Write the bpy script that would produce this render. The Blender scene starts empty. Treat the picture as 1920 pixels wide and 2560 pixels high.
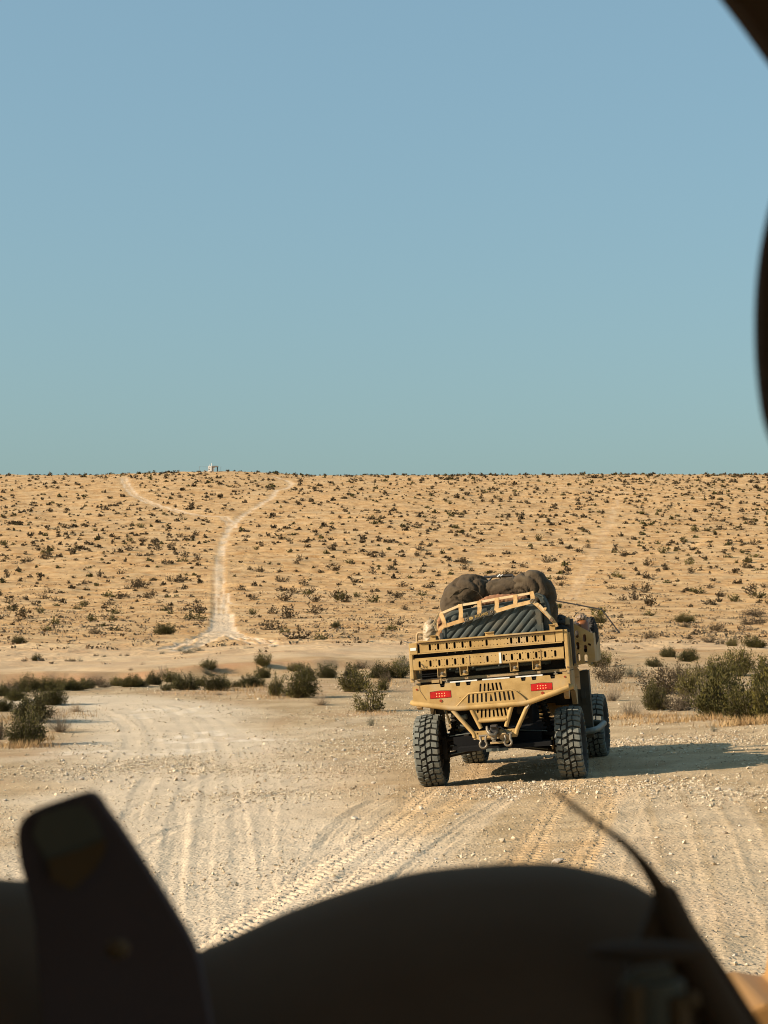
import bpy, bmesh, math, random
import numpy as np
from mathutils import Matrix, Vector
R_ = math.radians
sc = bpy.context.scene
COL = sc.collection
rng = np.random.default_rng(7)
random.seed(7)

# ------------------------------------------------------------------ camera, sky, sun, exposure
F, CX, CY, EYE = 4600.0, 960.0, 1280.0, 1.8
PITCH = math.atan(260 / F)
cam = bpy.data.cameras.new('camera')
cam.sensor_fit = 'VERTICAL'; cam.sensor_height = 36; cam.lens = F / 2560 * 36
cam.clip_start = 0.05; cam.clip_end = 9000
cam.dof.use_dof = True; cam.dof.focus_distance = 21; cam.dof.aperture_fstop = 11.5
camo = bpy.data.objects.new('camera', cam); COL.objects.link(camo)
camo.location = (0, 0, EYE); camo.rotation_euler = (math.pi / 2 + PITCH, 0, 0)
sc.camera = camo

SUN_EL, SUN_AZ = 24.5, 254.0          # azimuth clockwise from +Y (view direction)
w = bpy.data.worlds.new('World'); sc.world = w; w.use_nodes = True
nt = w.node_tree; nt.nodes.clear()
sky = nt.nodes.new('ShaderNodeTexSky'); sky.sky_type = 'NISHITA'; sky.sun_disc = False
sky.sun_elevation = R_(SUN_EL); sky.sun_rotation = R_(SUN_AZ)
sky.altitude = 300; sky.air_density = 1.6; sky.dust_density = 3.0; sky.ozone_density = 1.0
tint = nt.nodes.new('ShaderNodeMix'); tint.data_type = 'RGBA'; tint.blend_type = 'MULTIPLY'
tint.inputs[0].default_value = 1.0; tint.inputs[7].default_value = (0.88, 1.19, 1.47, 1)
bg = nt.nodes.new('ShaderNodeBackground'); bg.inputs[1].default_value = 0.080
ow = nt.nodes.new('ShaderNodeOutputWorld')
sg = nt.nodes.new('ShaderNodeGamma'); sg.inputs[1].default_value = .8
nt.links.new(sky.outputs[0], sg.inputs[0]); nt.links.new(sg.outputs[0], tint.inputs[6]); hz = nt.nodes.new('ShaderNodeMix'); hz.data_type = 'RGBA'; hz.inputs[0].default_value = .4      # flat blue-grey mixed into the sky colour, a painted haze
hz.inputs[7].default_value = (2.1, 3.4, 3.9, 1); nt.links.new(tint.outputs[2], hz.inputs[6]); nt.links.new(hz.outputs[2], bg.inputs[0])
nt.links.new(bg.outputs[0], ow.inputs[0])

sl = bpy.data.lights.new('sun', 'SUN'); sl.energy = 5.0; sl.angle = R_(0.5); sl.color = (1.0, 0.835, 0.655)
so = bpy.data.objects.new('sun', sl); COL.objects.link(so)
az, el = R_(SUN_AZ), R_(SUN_EL)
TO_SUN = Vector((math.sin(az) * math.cos(el), math.cos(az) * math.cos(el), math.sin(el)))
so.rotation_euler = TO_SUN.to_track_quat('Z', 'Y').to_euler(); so.location = (-20, -6, 15)
sc.view_settings.view_transform = 'Standard'; sc.view_settings.look = 'None'
sc.view_settings.exposure = 0.77; sc.view_settings.gamma = 1; sc.view_settings.use_curve_mapping = False
sc.cycles.max_bounces = 6; sc.cycles.filter_width = 1.05

# ------------------------------------------------------------------ helpers
def mat(name, c, rough=0.7, c2=None, scale=8, bump=0.0, bscale=60, metal=0.0, rand=0.0, detail=5, contrast=(0.35, 0.65), dist=0.01, c3=None, s3=3):
    m = bpy.data.materials.new(name); m.use_nodes = True; n = m.node_tree; b = n.nodes['Principled BSDF']
    b.inputs['Roughness'].default_value = rough; b.inputs['Metallic'].default_value = metal
    tc = n.nodes.new('ShaderNodeTexCoord')
    out = None
    if c2:
        t = n.nodes.new('ShaderNodeTexNoise'); t.inputs['Scale'].default_value = scale; t.inputs['Detail'].default_value = detail
        n.links.new(tc.outputs['Object'], t.inputs['Vector'])
        r = n.nodes.new('ShaderNodeValToRGB'); r.color_ramp.elements[0].position = contrast[0]; r.color_ramp.elements[1].position = contrast[1]
        r.color_ramp.elements[0].color = (*c, 1); r.color_ramp.elements[1].color = (*c2, 1)
        n.links.new(t.outputs[0], r.inputs[0]); out = r.outputs[0]
        if c3:
            t3 = n.nodes.new('ShaderNodeTexNoise'); t3.inputs['Scale'].default_value = s3; t3.inputs['Detail'].default_value = 7
            n.links.new(tc.outputs['Object'], t3.inputs['Vector'])
            r3 = n.nodes.new('ShaderNodeMapRange'); r3.inputs[1].default_value = 0.52; r3.inputs[2].default_value = 0.72
            n.links.new(t3.outputs[0], r3.inputs[0])
            mx3 = n.nodes.new('ShaderNodeMix'); mx3.data_type = 'RGBA'
            n.links.new(r3.outputs[0], mx3.inputs[0]); n.links.new(out, mx3.inputs[6]); mx3.inputs[7].default_value = (*c3, 1)
            out = mx3.outputs[2]
    if rand:
        oi = n.nodes.new('ShaderNodeObjectInfo'); hs = n.nodes.new('ShaderNodeHueSaturation')
        if out: n.links.new(out, hs.inputs['Color'])
        else: hs.inputs['Color'].default_value = (*c, 1)
        mr = n.nodes.new('ShaderNodeMapRange'); mr.inputs[3].default_value = 1 - rand; mr.inputs[4].default_value = 1 + rand
        n.links.new(oi.outputs['Random'], mr.inputs[0]); n.links.new(mr.outputs[0], hs.inputs['Value']); out = hs.outputs[0]
    if out: n.links.new(out, b.inputs['Base Color'])
    else: b.inputs['Base Color'].default_value = (*c, 1)
    if bump:
        t2 = n.nodes.new('ShaderNodeTexNoise'); t2.inputs['Scale'].default_value = bscale; t2.inputs['Detail'].default_value = 4
        n.links.new(tc.outputs['Object'], t2.inputs['Vector'])
        bp = n.nodes.new('ShaderNodeBump'); bp.inputs['Strength'].default_value = bump; bp.inputs['Distance'].default_value = dist
        n.links.new(t2.outputs[0], bp.inputs['Height']); n.links.new(bp.outputs[0], b.inputs['Normal'])
    return m

M = {}
M['tan'] = mat('tan_paint', (.35, .220, .078), .66, (.46, .305, .120), 7, .15, 200, c3=(.42, .31, .175), s3=3)
M['tan_dusty'] = mat('dusty_tan_paint', (.36, .24, .11), .75, (.42, .31, .18), 6, .15, 120)
M['tan_dark'] = mat('brown_seam_and_shade', (.12, .065, .035), .6, (.17, .10, .05), 12)  # brown for seams and fittings, and for painted shade under the rail cap
M['rubber'] = mat('dusty_tyre_rubber', (.125, .130, .112), .9, (.175, .175, .145), 14, .25, 90, c3=(.16, .15, .115), s3=9)
M['side_rubber'] = mat('tyre_sidewall', (.020, .019, .017), .9, (.040, .036, .028), 10, .15, 60)
M['rim'] = mat('dark_rim_metal', (.05, .045, .04), .5, (.14, .11, .08), 10, metal=.3)
M['black'] = mat('black_steel', (.018, .017, .016), .5, (.045, .038, .03), 7, .1, 80)
M['guard'] = mat('faded_guard_plastic', (.040, .044, .038), .7, (.075, .065, .045), 4)
M['shade_black'] = mat('black_shade_fill', (.008, .008, .008), .9)  # near-black stands in for shade under the body and behind the tailgate
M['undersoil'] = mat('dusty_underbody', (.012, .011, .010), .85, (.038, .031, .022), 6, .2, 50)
M['grey_rod'] = mat('grey_green_tube', (.065, .075, .065), .55, (.10, .11, .09), 12)
M['case'] = mat('grey_case_plastic', (.050, .060, .055), .65, (.066, .074, .064), 12, .2, 160, c3=(.10, .09, .065), s3=6)
M['case_dark'] = mat('grey_case_groove', (.028, .033, .032), .7, (.04, .045, .04), 12)
M['strap'] = mat('tan_webbing', (.50, .30, .11), .85, (.66, .44, .20), 10, .3, 300, contrast=(.3, .7), c3=(.38, .20, .07), s3=14)
M['strap_light'] = mat('pale_webbing', (.58, .42, .22), .85, (.68, .52, .30), 20, .2, 300)
M['bag'] = mat('dark_brown_canvas', (.046, .029, .013), .95, (.066, .045, .022), 7, .6, 22, c3=(.090, .066, .036), s3=4, dist=.02)
M['rust_cloth'] = mat('rust_brown_cloth', (.20, .085, .035), .9, (.26, .13, .06), 9, .2, 90)
M['clear'] = mat('dusty_translucent_plastic', (.26, .185, .10), .5, (.38, .30, .19), 16, .5, 26, contrast=(.4, .6))
M['black_cloth'] = mat('black_pouch_cloth', (.02, .019, .018), .85, (.045, .04, .032), 9, .3, 60)
M['amber'] = mat('amber_bottle', (.16, .05, .010), .3, (.22, .08, .02), 9)
M['bottlecap'] = mat('crumpled_plastic', (.22, .15, .09), .4, (.34, .25, .17), 25)
M['steel'] = mat('bare_steel', (.26, .22, .16), .5, (.15, .12, .08), 20, metal=.4)
M['white'] = mat('white_strip', (.75, .73, .68), .5, (.66, .62, .55), 20)
M['orange_refl'] = mat('red_reflector', (.28, .035, .012), .3)
M['tag'] = mat('dark_rubber_tag', (.045, .038, .025), .6, (.06, .05, .033), 12)
M['gold'] = mat('gold_print', (.38, .25, .07), .6)
M['seat'] = mat('seat_cloth', (.05, .045, .035), .9, (.07, .06, .05), 8)
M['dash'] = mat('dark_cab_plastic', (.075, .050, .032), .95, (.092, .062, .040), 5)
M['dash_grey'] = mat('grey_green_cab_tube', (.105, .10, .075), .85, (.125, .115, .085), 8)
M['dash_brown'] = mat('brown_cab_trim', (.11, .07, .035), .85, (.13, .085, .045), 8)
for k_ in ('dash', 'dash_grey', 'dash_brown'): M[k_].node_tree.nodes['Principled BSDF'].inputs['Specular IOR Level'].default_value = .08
M['cab_tan'] = mat('cab_tan_paint', (.36, .25, .12), .7, (.40, .28, .14), 6)
for k_ in ('tan', 'tan_dusty', 'guard', 'undersoil', 'side_rubber', 'rubber', 'shade_black', 'case'): M[k_].node_tree.nodes['Principled BSDF'].inputs['Specular IOR Level'].default_value = .15
M['mirror_skin'] = mat('grey_brown_mirror_back', (.080, .060, .060), .95, (.090, .068, .066), 5)
M['mirror_skin'].node_tree.nodes['Principled BSDF'].inputs['Specular IOR Level'].default_value = .05
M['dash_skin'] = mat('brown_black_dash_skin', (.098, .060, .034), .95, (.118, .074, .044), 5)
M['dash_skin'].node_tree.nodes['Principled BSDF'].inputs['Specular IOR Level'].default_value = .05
M['fender_tan'] = mat('orange_tan_paint', (.30, .155, .040), .6, (.26, .13, .035), 4)
M['pane_grey'] = mat('weathered_grey', (.16, .14, .12), .7, (.2, .17, .14), 3)
def lens_mat():
    m = mat('red_lens', (.26, .003, .003), .3, (.46, .010, .006), 10); b = m.node_tree.nodes['Principled BSDF']
    b.inputs['Emission Color'].default_value = (.9, .02, .02, 1); b.inputs['Emission Strength'].default_value = .03
    return m
M['lens'] = lens_mat()
m_ = mat('lamp_diode', (.9, .35, .15), .3); b_ = m_.node_tree.nodes['Principled BSDF']
b_.inputs['Emission Color'].default_value = (1, .22, .08, 1); b_.inputs['Emission Strength'].default_value = 1.3; M['led'] = m_

TILT = 0.0165
class MB:
    def __init__(s): s.v = []; s.f = []; s.sm = []
    def add(s, V, Fc, smooth=False):
        o = len(s.v); s.v += [tuple(p) for p in V]; s.f += [tuple(i + o for i in f) for f in Fc]; s.sm += [smooth] * len(Fc); return s
    def box(s, a, b, rot=None, bev=0.0):
        x0, y0, z0 = a; x1, y1, z1 = b
        c = Vector(((x0 + x1) / 2, (y0 + y1) / 2, (z0 + z1) / 2)); h = Vector((abs(x1 - x0) / 2, abs(y1 - y0) / 2, abs(z1 - z0) / 2))
        bm = bmesh.new(); bmesh.ops.create_cube(bm, size=2)
        for v in bm.verts: v.co = Vector((v.co.x * h.x, v.co.y * h.y, v.co.z * h.z))
        if bev: bmesh.ops.bevel(bm, geom=bm.edges[:], offset=min(bev, .45 * 2 * min(h)), segments=2, affect='EDGES', profile=.6)
        return s.bm(bm, Matrix.Translation(c) @ (rot if rot is not None else Matrix.Identity(4)))
    def bm(s, bm, mt=Matrix.Identity(4), smooth=False):
        bm.verts.ensure_lookup_table()
        s.add([mt @ v.co for v in bm.verts], [[v.index for v in f.verts] for f in bm.faces], smooth); bm.free(); return s
    def tube(s, pts, r, n=10, cap=True):
        pts = [Vector(p) for p in pts]; rr = r if isinstance(r, (list, tuple)) else [r] * len(pts)
        V = []; Fc = []; prev = None
        for i, p in enumerate(pts):
            d = (pts[min(i + 1, len(pts) - 1)] - pts[max(i - 1, 0)]).normalized()
            if prev is None: a = d.cross(Vector((0, 0, 1)) if abs(d.z) < .9 else Vector((1, 0, 0))).normalized()
            else: a = (prev - d * prev.dot(d)).normalized()
            prev = a; b = d.cross(a)
            V += [p + (a * math.cos(2 * math.pi * k / n) + b * math.sin(2 * math.pi * k / n)) * rr[i] for k in range(n)]
        for i in range(len(pts) - 1):
            for k in range(n): Fc.append((i * n + k, i * n + (k + 1) % n, (i + 1) * n + (k + 1) % n, (i + 1) * n + k))
        s.add(V, Fc, True)
        if cap: s.add(V[:n], [tuple(range(n))[::-1]]); s.add(V[-n:], [tuple(range(n))])
        return s
    def prism(s, poly, axis, a, b, bev=0.0):
        """2-D polygon extruded along axis 'x' or 'y' from a to b; poly in (y,z) or (x,z)"""
        bm = bmesh.new()
        mk = (lambda p, t: (t, p[0], p[1])) if axis == 'x' else ((lambda p, t: (p[0], t, p[1])) if axis == 'y' else (lambda p, t: (p[0], p[1], t)))
        v = [bm.verts.new(mk(p, a)) for p in poly]; f = bm.faces.new(v)
        r = bmesh.ops.extrude_face_region(bm, geom=[f]); d = Vector(mk((0, 0), b - a))
        bmesh.ops.translate(bm, vec=d, verts=[e for e in r['geom'] if isinstance(e, bmesh.types.BMVert)])
        bmesh.ops.recalc_face_normals(bm, faces=bm.faces[:])
        if bev: bmesh.ops.bevel(bm, geom=bm.edges[:], offset=bev, segments=3, affect='EDGES', profile=.6)
        bm.verts.index_update(); return s.bm(bm)
    def ribbon(s, pts, wid, thick=.004, normal=(0, -1, 0)):
        """strap: polyline with width vector per point"""
        pts = [Vector(p) for p in pts]; N = Vector(normal)
        V = []
        for i, p in enumerate(pts):
            d = (pts[min(i + 1, len(pts) - 1)] - pts[max(i - 1, 0)]).normalized()
            n = (N - d * N.dot(d)).normalized(); a = d.cross(n) * wid / 2
            V += [p - a, p + a, p + a + n * thick, p - a + n * thick]
        Fc = []
        for i in range(len(pts) - 1):
            for k in range(4): Fc.append((i * 4 + k, i * 4 + (k + 1) % 4, i * 4 + 4 + (k + 1) % 4, i * 4 + 4 + k))
        Fc += [(3, 2, 1, 0), tuple(4 * (len(pts) - 1) + k for k in range(4))]
        return s.add(V, Fc)
    def build(s, name, m, parent=None, off=(0, 0, 0), tilt=False, smooth=None):
        V = s.v
        if tilt: V = [(x, y, z + TILT * x) for x, y, z in V]
        o = Vector(off)
        me = bpy.data.meshes.new(name); me.from_pydata([Vector(p) - o for p in V], [], s.f)
        me.polygons.foreach_set('use_smooth', [bool(x) if smooth is None else smooth for x in s.sm])
        me.materials.append(m); me.update()
        return link(name, me, parent)

def link(name, me, parent=None):
    ob = bpy.data.objects.new(name, me); COL.objects.link(ob)
    if parent is not None: ob.parent = parent
    return ob
def tag(o, label=None, cat=None, group=None, kind=None):
    for k, v in (('label', label), ('category', cat), ('group', group), ('kind', kind)):
        if v: o[k] = v
    return o
def empty(name, mw=None, loc=None):
    o = bpy.data.objects.new(name, None); COL.objects.link(o); o.empty_display_size = .1
    if mw is not None: o.matrix_world = mw
    if loc is not None: o.location = loc
    return o
def copy_tree(o, parent=None):
    kids = KIDS.get(o.name) or [c for c in bpy.data.objects if c.parent == o]
    c = o.copy(); COL.objects.link(c)
    if parent is not None: c.parent = parent
    for ch in kids: copy_tree(ch, c)
    return c
KIDS = {}

def slot(cx, cy, wd, ht, ang=0.0, n=5):
    """rounded slot outline"""
    r = wd / 2; pts = []
    for s_ in (1, -1):
        for k in range(n + 1):
            a = math.pi * k / n + (0 if s_ > 0 else math.pi)
            pts.append((r * math.cos(a), s_ * (ht / 2 - r) + r * math.sin(a)))
    ca, sa = math.cos(ang), math.sin(ang)
    return [(cx + x * ca - y * sa, cy + x * sa + y * ca) for x, y in pts]
def circ(cx, cy, r, n=8): return [(cx + r * math.cos(2 * math.pi * k / n), cy + r * math.sin(2 * math.pi * k / n)) for k in range(n)]

def plate_mesh(outer, holes, thick):
    cu = bpy.data.curves.new('tmp', 'CURVE'); cu.dimensions = '2D'; cu.fill_mode = 'BOTH'; cu.extrude = thick / 2
    for poly in [outer] + holes:
        sp = cu.splines.new('POLY'); sp.points.add(len(poly) - 1); sp.use_cyclic_u = True
        for i, p in enumerate(poly): sp.points[i].co = (p[0], p[1], 0, 1)
    ob = bpy.data.objects.new('tmp', cu); me = bpy.data.meshes.new_from_object(ob)
    bpy.data.objects.remove(ob); bpy.data.curves.remove(cu)
    return me
def plate(name, outer, holes, thick, m, parent, mt, tilt=True, off=(0, 0, 0)):
    """flat plate with real holes; 2-D (u,v) goes to (x,z), then mt"""
    me = plate_mesh(outer, holes, thick); me.name = name
    me.transform(mt @ Matrix.Rotation(math.pi / 2, 4, 'X'))
    if tilt: me.transform(Matrix(((1, 0, 0, 0), (0, 1, 0, 0), (TILT, 0, 1, 0), (0, 0, 0, 1))))
    me.transform(Matrix.Translation(-Vector(off)))
    me.materials.clear(); me.materials.append(m); return link(name, me, parent)
def T(x, y, z): return Matrix.Translation((x, y, z))

# ------------------------------------------------------------------ terrain
P0 = Vector((1.354, 20.958, -0.082)); YAW, ROLL = 0.1946, 0.0682
def _hash(ix, iy, s):
    h = (ix.astype(np.int64) * 374761393 + iy.astype(np.int64) * 668265263 + s * 1442695041) & 0x7fffffff
    h = ((h ^ (h >> 13)) * 1274126177) & 0x7fffffff
    return ((h ^ (h >> 16)) & 0xffff) / 65535.0
def vn(x, y, s=0):
    ix = np.floor(x); iy = np.floor(y); fx = x - ix; fy = y - iy
    fx = fx * fx * (3 - 2 * fx); fy = fy * fy * (3 - 2 * fy)
    a = _hash(ix, iy, s); b = _hash(ix + 1, iy, s); c = _hash(ix, iy + 1, s); d = _hash(ix + 1, iy + 1, s)
    return (a + (b - a) * fx) * (1 - fy) + (c + (d - c) * fx) * fy - .5
def fbm(x, y, s=0, o=4):
    r = 0; a = 1
    for k in range(o): r = r + a * vn(x * 2 ** k, y * 2 ** k, s + k * 17); a *= .5
    return r
def sstep(a, b, x): t = np.clip((x - a) / (b - a), 0, 1); return t * t * (3 - 2 * t)
PZ = np.array([0, 130, 180, 240, 320, 420, 540, 680, 820, 890, 940, 1000, 1100, 1400, 5000.])
PH = np.array([0, 0, .35, 1.8, 5.5, 12.5, 24.5, 42, 61, 69.3, 73.4, 76.2, 79, 80, 60.])
_zz = np.linspace(0, 5000, 2501); _hh = np.interp(_zz, PZ, PH)
_k = np.hanning(31); _k /= _k.sum(); _hs = np.convolve(np.pad(_hh, 15, mode='edge'), _k, 'valid')
BX = np.array([-60, -12, -5, .9, 10, 20, 60.]); BY = np.array([62, 71, 74.5, 78, 86, 98, 130.])
def h_base(x, y):
    """broad shape of the land: road, wash with its cut bank, hill"""
    h = np.interp(y + 6 * vn(x / 60., y / 60., 3) * sstep(120, 200, y), _zz, _hs) * (y > 0)
    bank = np.interp(x, BX, BY) + 2.4 * fbm(x / 5.1, x * 0 + 2.2, 5, 3) + .5 * fbm(x / 1.9, x * 0, 9, 4)
    d = bank - y                                   # >0: near side, in the wash
    h = h - .58 * (1 - sstep(-17, -2.5, x)) * sstep(40, 68, y) * (1 - sstep(105, 165, y))
    depth = 0.42 * (1 - sstep(2, 8, x)) * (1 - .25 * sstep(-8, 0, x))
    h = h - depth * sstep(-.2, 1.5, d) * (1 - sstep(5, 22, d))
    a = P0.z + ROLL * ((x - P0.x) * math.cos(YAW) - (y - P0.y) * math.sin(YAW))
    near = sstep(6, 13, y) * (1 - sstep(30, 46, y))
    h = h + near * .32 * np.tanh(a / .32)
    h = h + 2.2 * np.exp(-((x + 84) / 34) ** 2 - ((y - 930) / 90) ** 2)
    far = sstep(150, 400, y)
    h = h + far * (1.5 * vn(x / 70, y / 90, 21) + .6 * vn(x / 22, y / 30, 22))
    h = h + .10 * vn(x / 6., y / 6., 31) * sstep(26, 50, np.hypot(x, y))
    return h

CAMF = np.array([0, math.cos(PITCH), math.sin(PITCH)]); CAMU = np.array([0, -math.sin(PITCH), math.cos(PITCH)])
_ts = np.exp(np.linspace(math.log(5), math.log(1200), 5000))
def at(px, py):
    """ground point seen at a pixel of the photograph"""
    d = CAMF + (px - CX) / F * np.array([1, 0, 0]) + (CY - py) / F * CAMU
    X = d[0] * _ts; Y = d[1] * _ts; Z = EYE + d[2] * _ts
    g = Z - h_base(X, Y); i = np.argmax(g <= 0)
    if g[i] > 0: i = np.argmin(np.abs(g[3000:4900])) + 3000
    return float(X[i]), float(Y[i]), float(h_base(X[i:i + 1], Y[i:i + 1])[0])

def polyworld(pp): return np.array([at(*p)[:2] for p in pp])
def smooth_poly(P, n=8):
    P = np.asarray(P, float)
    if len(P) < 3: return np.array([P[0] + (P[-1] - P[0]) * t for t in np.linspace(0, 1, n)])
    out = []; Q = np.vstack([2 * P[0] - P[1], P, 2 * P[-1] - P[-2]])
    for i in range(1, len(Q) - 2):
        for t in np.linspace(0, 1, n, endpoint=False):
            out.append(.5 * ((2 * Q[i]) + (-Q[i - 1] + Q[i + 1]) * t + (2 * Q[i - 1] - 5 * Q[i] + 4 * Q[i + 1] - Q[i + 2]) * t * t + (-Q[i - 1] + 3 * Q[i] - 3 * Q[i + 1] + Q[i + 2]) * t ** 3))
    out.append(P[-1]); return np.array(out)
def dist_poly(x, y, P, reach):
    """distance, signed offset and arc length along P for points within reach"""
    D = np.full(x.shape, 1e9); S = np.zeros(x.shape); A = np.zeros(x.shape); acc = 0
    for i in range(len(P) - 1):
        a, b = P[i], P[i + 1]; e = b - a; L = math.hypot(*e)
        if L < 1e-6: continue
        idx = np.nonzero((x > min(a[0], b[0]) - reach) & (x < max(a[0], b[0]) + reach) & (y > min(a[1], b[1]) - reach) & (y < max(a[1], b[1]) + reach))[0]
        if len(idx):
            dx = x[idx] - a[0]; dy = y[idx] - a[1]; t = np.clip((dx * e[0] + dy * e[1]) / L ** 2, 0, 1)
            ex = dx - t * e[0]; ey = dy - t * e[1]; dd = np.hypot(ex, ey); k = dd < D[idx]; j = idx[k]
            D[j] = dd[k]; S[j] = (dd * np.sign(e[0] * dy - e[1] * dx))[k]; A[j] = (acc + t * L)[k]
        acc += L
    return D, S, A

# tyre prints and ruts: (pixel path, width m, depth m, lugs, pale)
TR = [([(430, 2440), (520, 2370), (700, 2240), (870, 2130), (1000, 2040), (1087, 1966)], .27, .006, 1, .1),
      ([(560, 2480), (700, 2345), (863, 2210), (947, 2164), (1006, 2109), (1091, 2033), (1160, 1990), (1190, 1906)], .24, .004, .7, .05),
      ([(1040, 2480), (1200, 2270), (1304, 2160), (1343, 2087), (1374, 2030), (1437, 1947)], .26, .005, .9, .05),
      ([(1330, 2420), (1456, 2143), (1478, 2113), (1504, 2021), (1530, 1978), (1500, 1893)], .24, .004, .8, .05),
      ([(760, 2300), (930, 2130), (1060, 2030), (1200, 1975)], .10, .005, 0, .1),
      ([(900, 2290), (1070, 2140), (1200, 2040), (1290, 1990)], .16, .006, 0, .2)]
for pts, wd, dp in [([(235, 1750), (300, 1752), (420, 1775), (480, 1850), (470, 1960), (440, 2080), (420, 2300)], .25, .03),
                    ([(300, 1745), (420, 1760), (520, 1800), (560, 1880), (590, 2000), (600, 2150), (610, 2380)], .22, .025),
                    ([(250, 1762), (330, 1775), (380, 1830), (395, 1900), (350, 1990), (330, 2050)], .25, .03),
                    ([(210, 1760), (300, 1800), (330, 1850), (300, 1900), (180, 1960)], .3, .03),
                    ([(430, 1770), (500, 1830), (520, 1920), (520, 2050), (500, 2200), (500, 2400)], .2, .02),
                    ([(380, 1755), (530, 1790), (640, 1860), (680, 1950), (660, 2100), (650, 2350)], .22, .018),
                    ([(300, 2050), (350, 2010), (400, 1990), (560, 1930), (700, 1905), (900, 1880)], .14, .03),
                    ([(350, 2130), (420, 2080), (540, 2040), (700, 1985), (900, 1940)], .16, .035),
                    ([(815, 2130), (840, 2080), (900, 2030), (960, 2000)], .3, .045),
                    ([(440, 2000), (455, 2060), (430, 2200), (450, 2400)], .16, .015),
                    ([(1560, 1960), (1590, 2080), (1620, 2250), (1650, 2500)], .22, .016),
                    ([(1650, 1960), (1690, 2080), (1730, 2250), (1780, 2500)], .24, .018),
                    ([(1720, 1950), (1790, 2080), (1850, 2250), (1900, 2500)], .22, .014),
                    ([(1800, 1960), (1850, 2050), (1910, 2180), (1990, 2400)], .2, .014),
                    ([(1600, 1990), (1540, 2120), (1500, 2300), (1480, 2500)], .2, .014),
                    ([(640, 2420), (760, 2200), (860, 2060), (980, 1960)], .2, .014),
                    ([(1100, 2150), (1190, 2060), (1290, 1985)], .2, .02),
                    ([(980, 2220), (1100, 2100), (1230, 2000)], .18, .016),
                    ([(700, 1960), (860, 1910), (1000, 1880)], .25, .02),
                    ([(520, 1950), (700, 1850), (900, 1800), (1000, 1790)], .4, .02)]:
    TR.append((pts, wd * .8, dp * .20, 0, .22))
TRW = [(smooth_poly(polyworld(p), 7), wd, dp, lg, pl) for p, wd, dp, lg, pl in TR]
# pale tracks on the hill: (pixel path, half width m, streaks)
HT = [([(556, 1572), (553, 1554), (550, 1493), (548, 1446), (550, 1399), (560, 1352), (576, 1319), (593, 1300), (621, 1279), (649, 1262), (675, 1248), (692, 1227), (715, 1220), (729, 1210), (715, 1201), (690, 1194), (672, 1189)], 1.12, 1),
      ([(584, 1318), (576, 1308), (566, 1299), (555, 1293), (520, 1290), (463, 1281), (405, 1267), (359, 1250), (324, 1224), (306, 1193)], 1.7, 1),
      ([(536, 1530), (536, 1556), (528, 1575), (505, 1590), (470, 1604), (420, 1618), (370, 1630)], .38, 0), ([(545, 1530), (546, 1560), (538, 1580), (512, 1598), (470, 1611), (410, 1624)], .34, 0),
      ([(557, 1530), (560, 1560), (552, 1582), (526, 1600), (480, 1615), (430, 1628)], .38, 0), ([(573, 1530), (578, 1552), (572, 1572), (548, 1592), (500, 1612), (450, 1627)], .40, 0),
      ([(576, 1545), (584, 1570), (604, 1586), (640, 1596), (690, 1606)], .36, 0), ([(564, 1540), (572, 1572), (596, 1591), (640, 1603), (700, 1612)], .36, 0),
      ([(552, 1560), (562, 1580), (590, 1598), (640, 1609), (720, 1617)], .34, 0), ([(570, 1480), (575, 1505), (590, 1512)], .25, 0),
      ([(1425, 1500), (1455, 1440), (1475, 1400), (1505, 1345), (1532, 1290), (1540, 1250)], 1.0, 1),
      ([(1330, 1215), (1400, 1219), (1480, 1226), (1560, 1232), (1620, 1234)], 1.6, 0)]
HTW = [(smooth_poly(polyworld(p), 6), wd, st) for p, wd, st in HT]
ROADN = [smooth_poly(polyworld(p), 8) for p in ([(100, 1755), (230, 1752), (330, 1765), (430, 1820), (470, 1920), (500, 2060), (520, 2400)],)]
print('tracks done')

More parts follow.
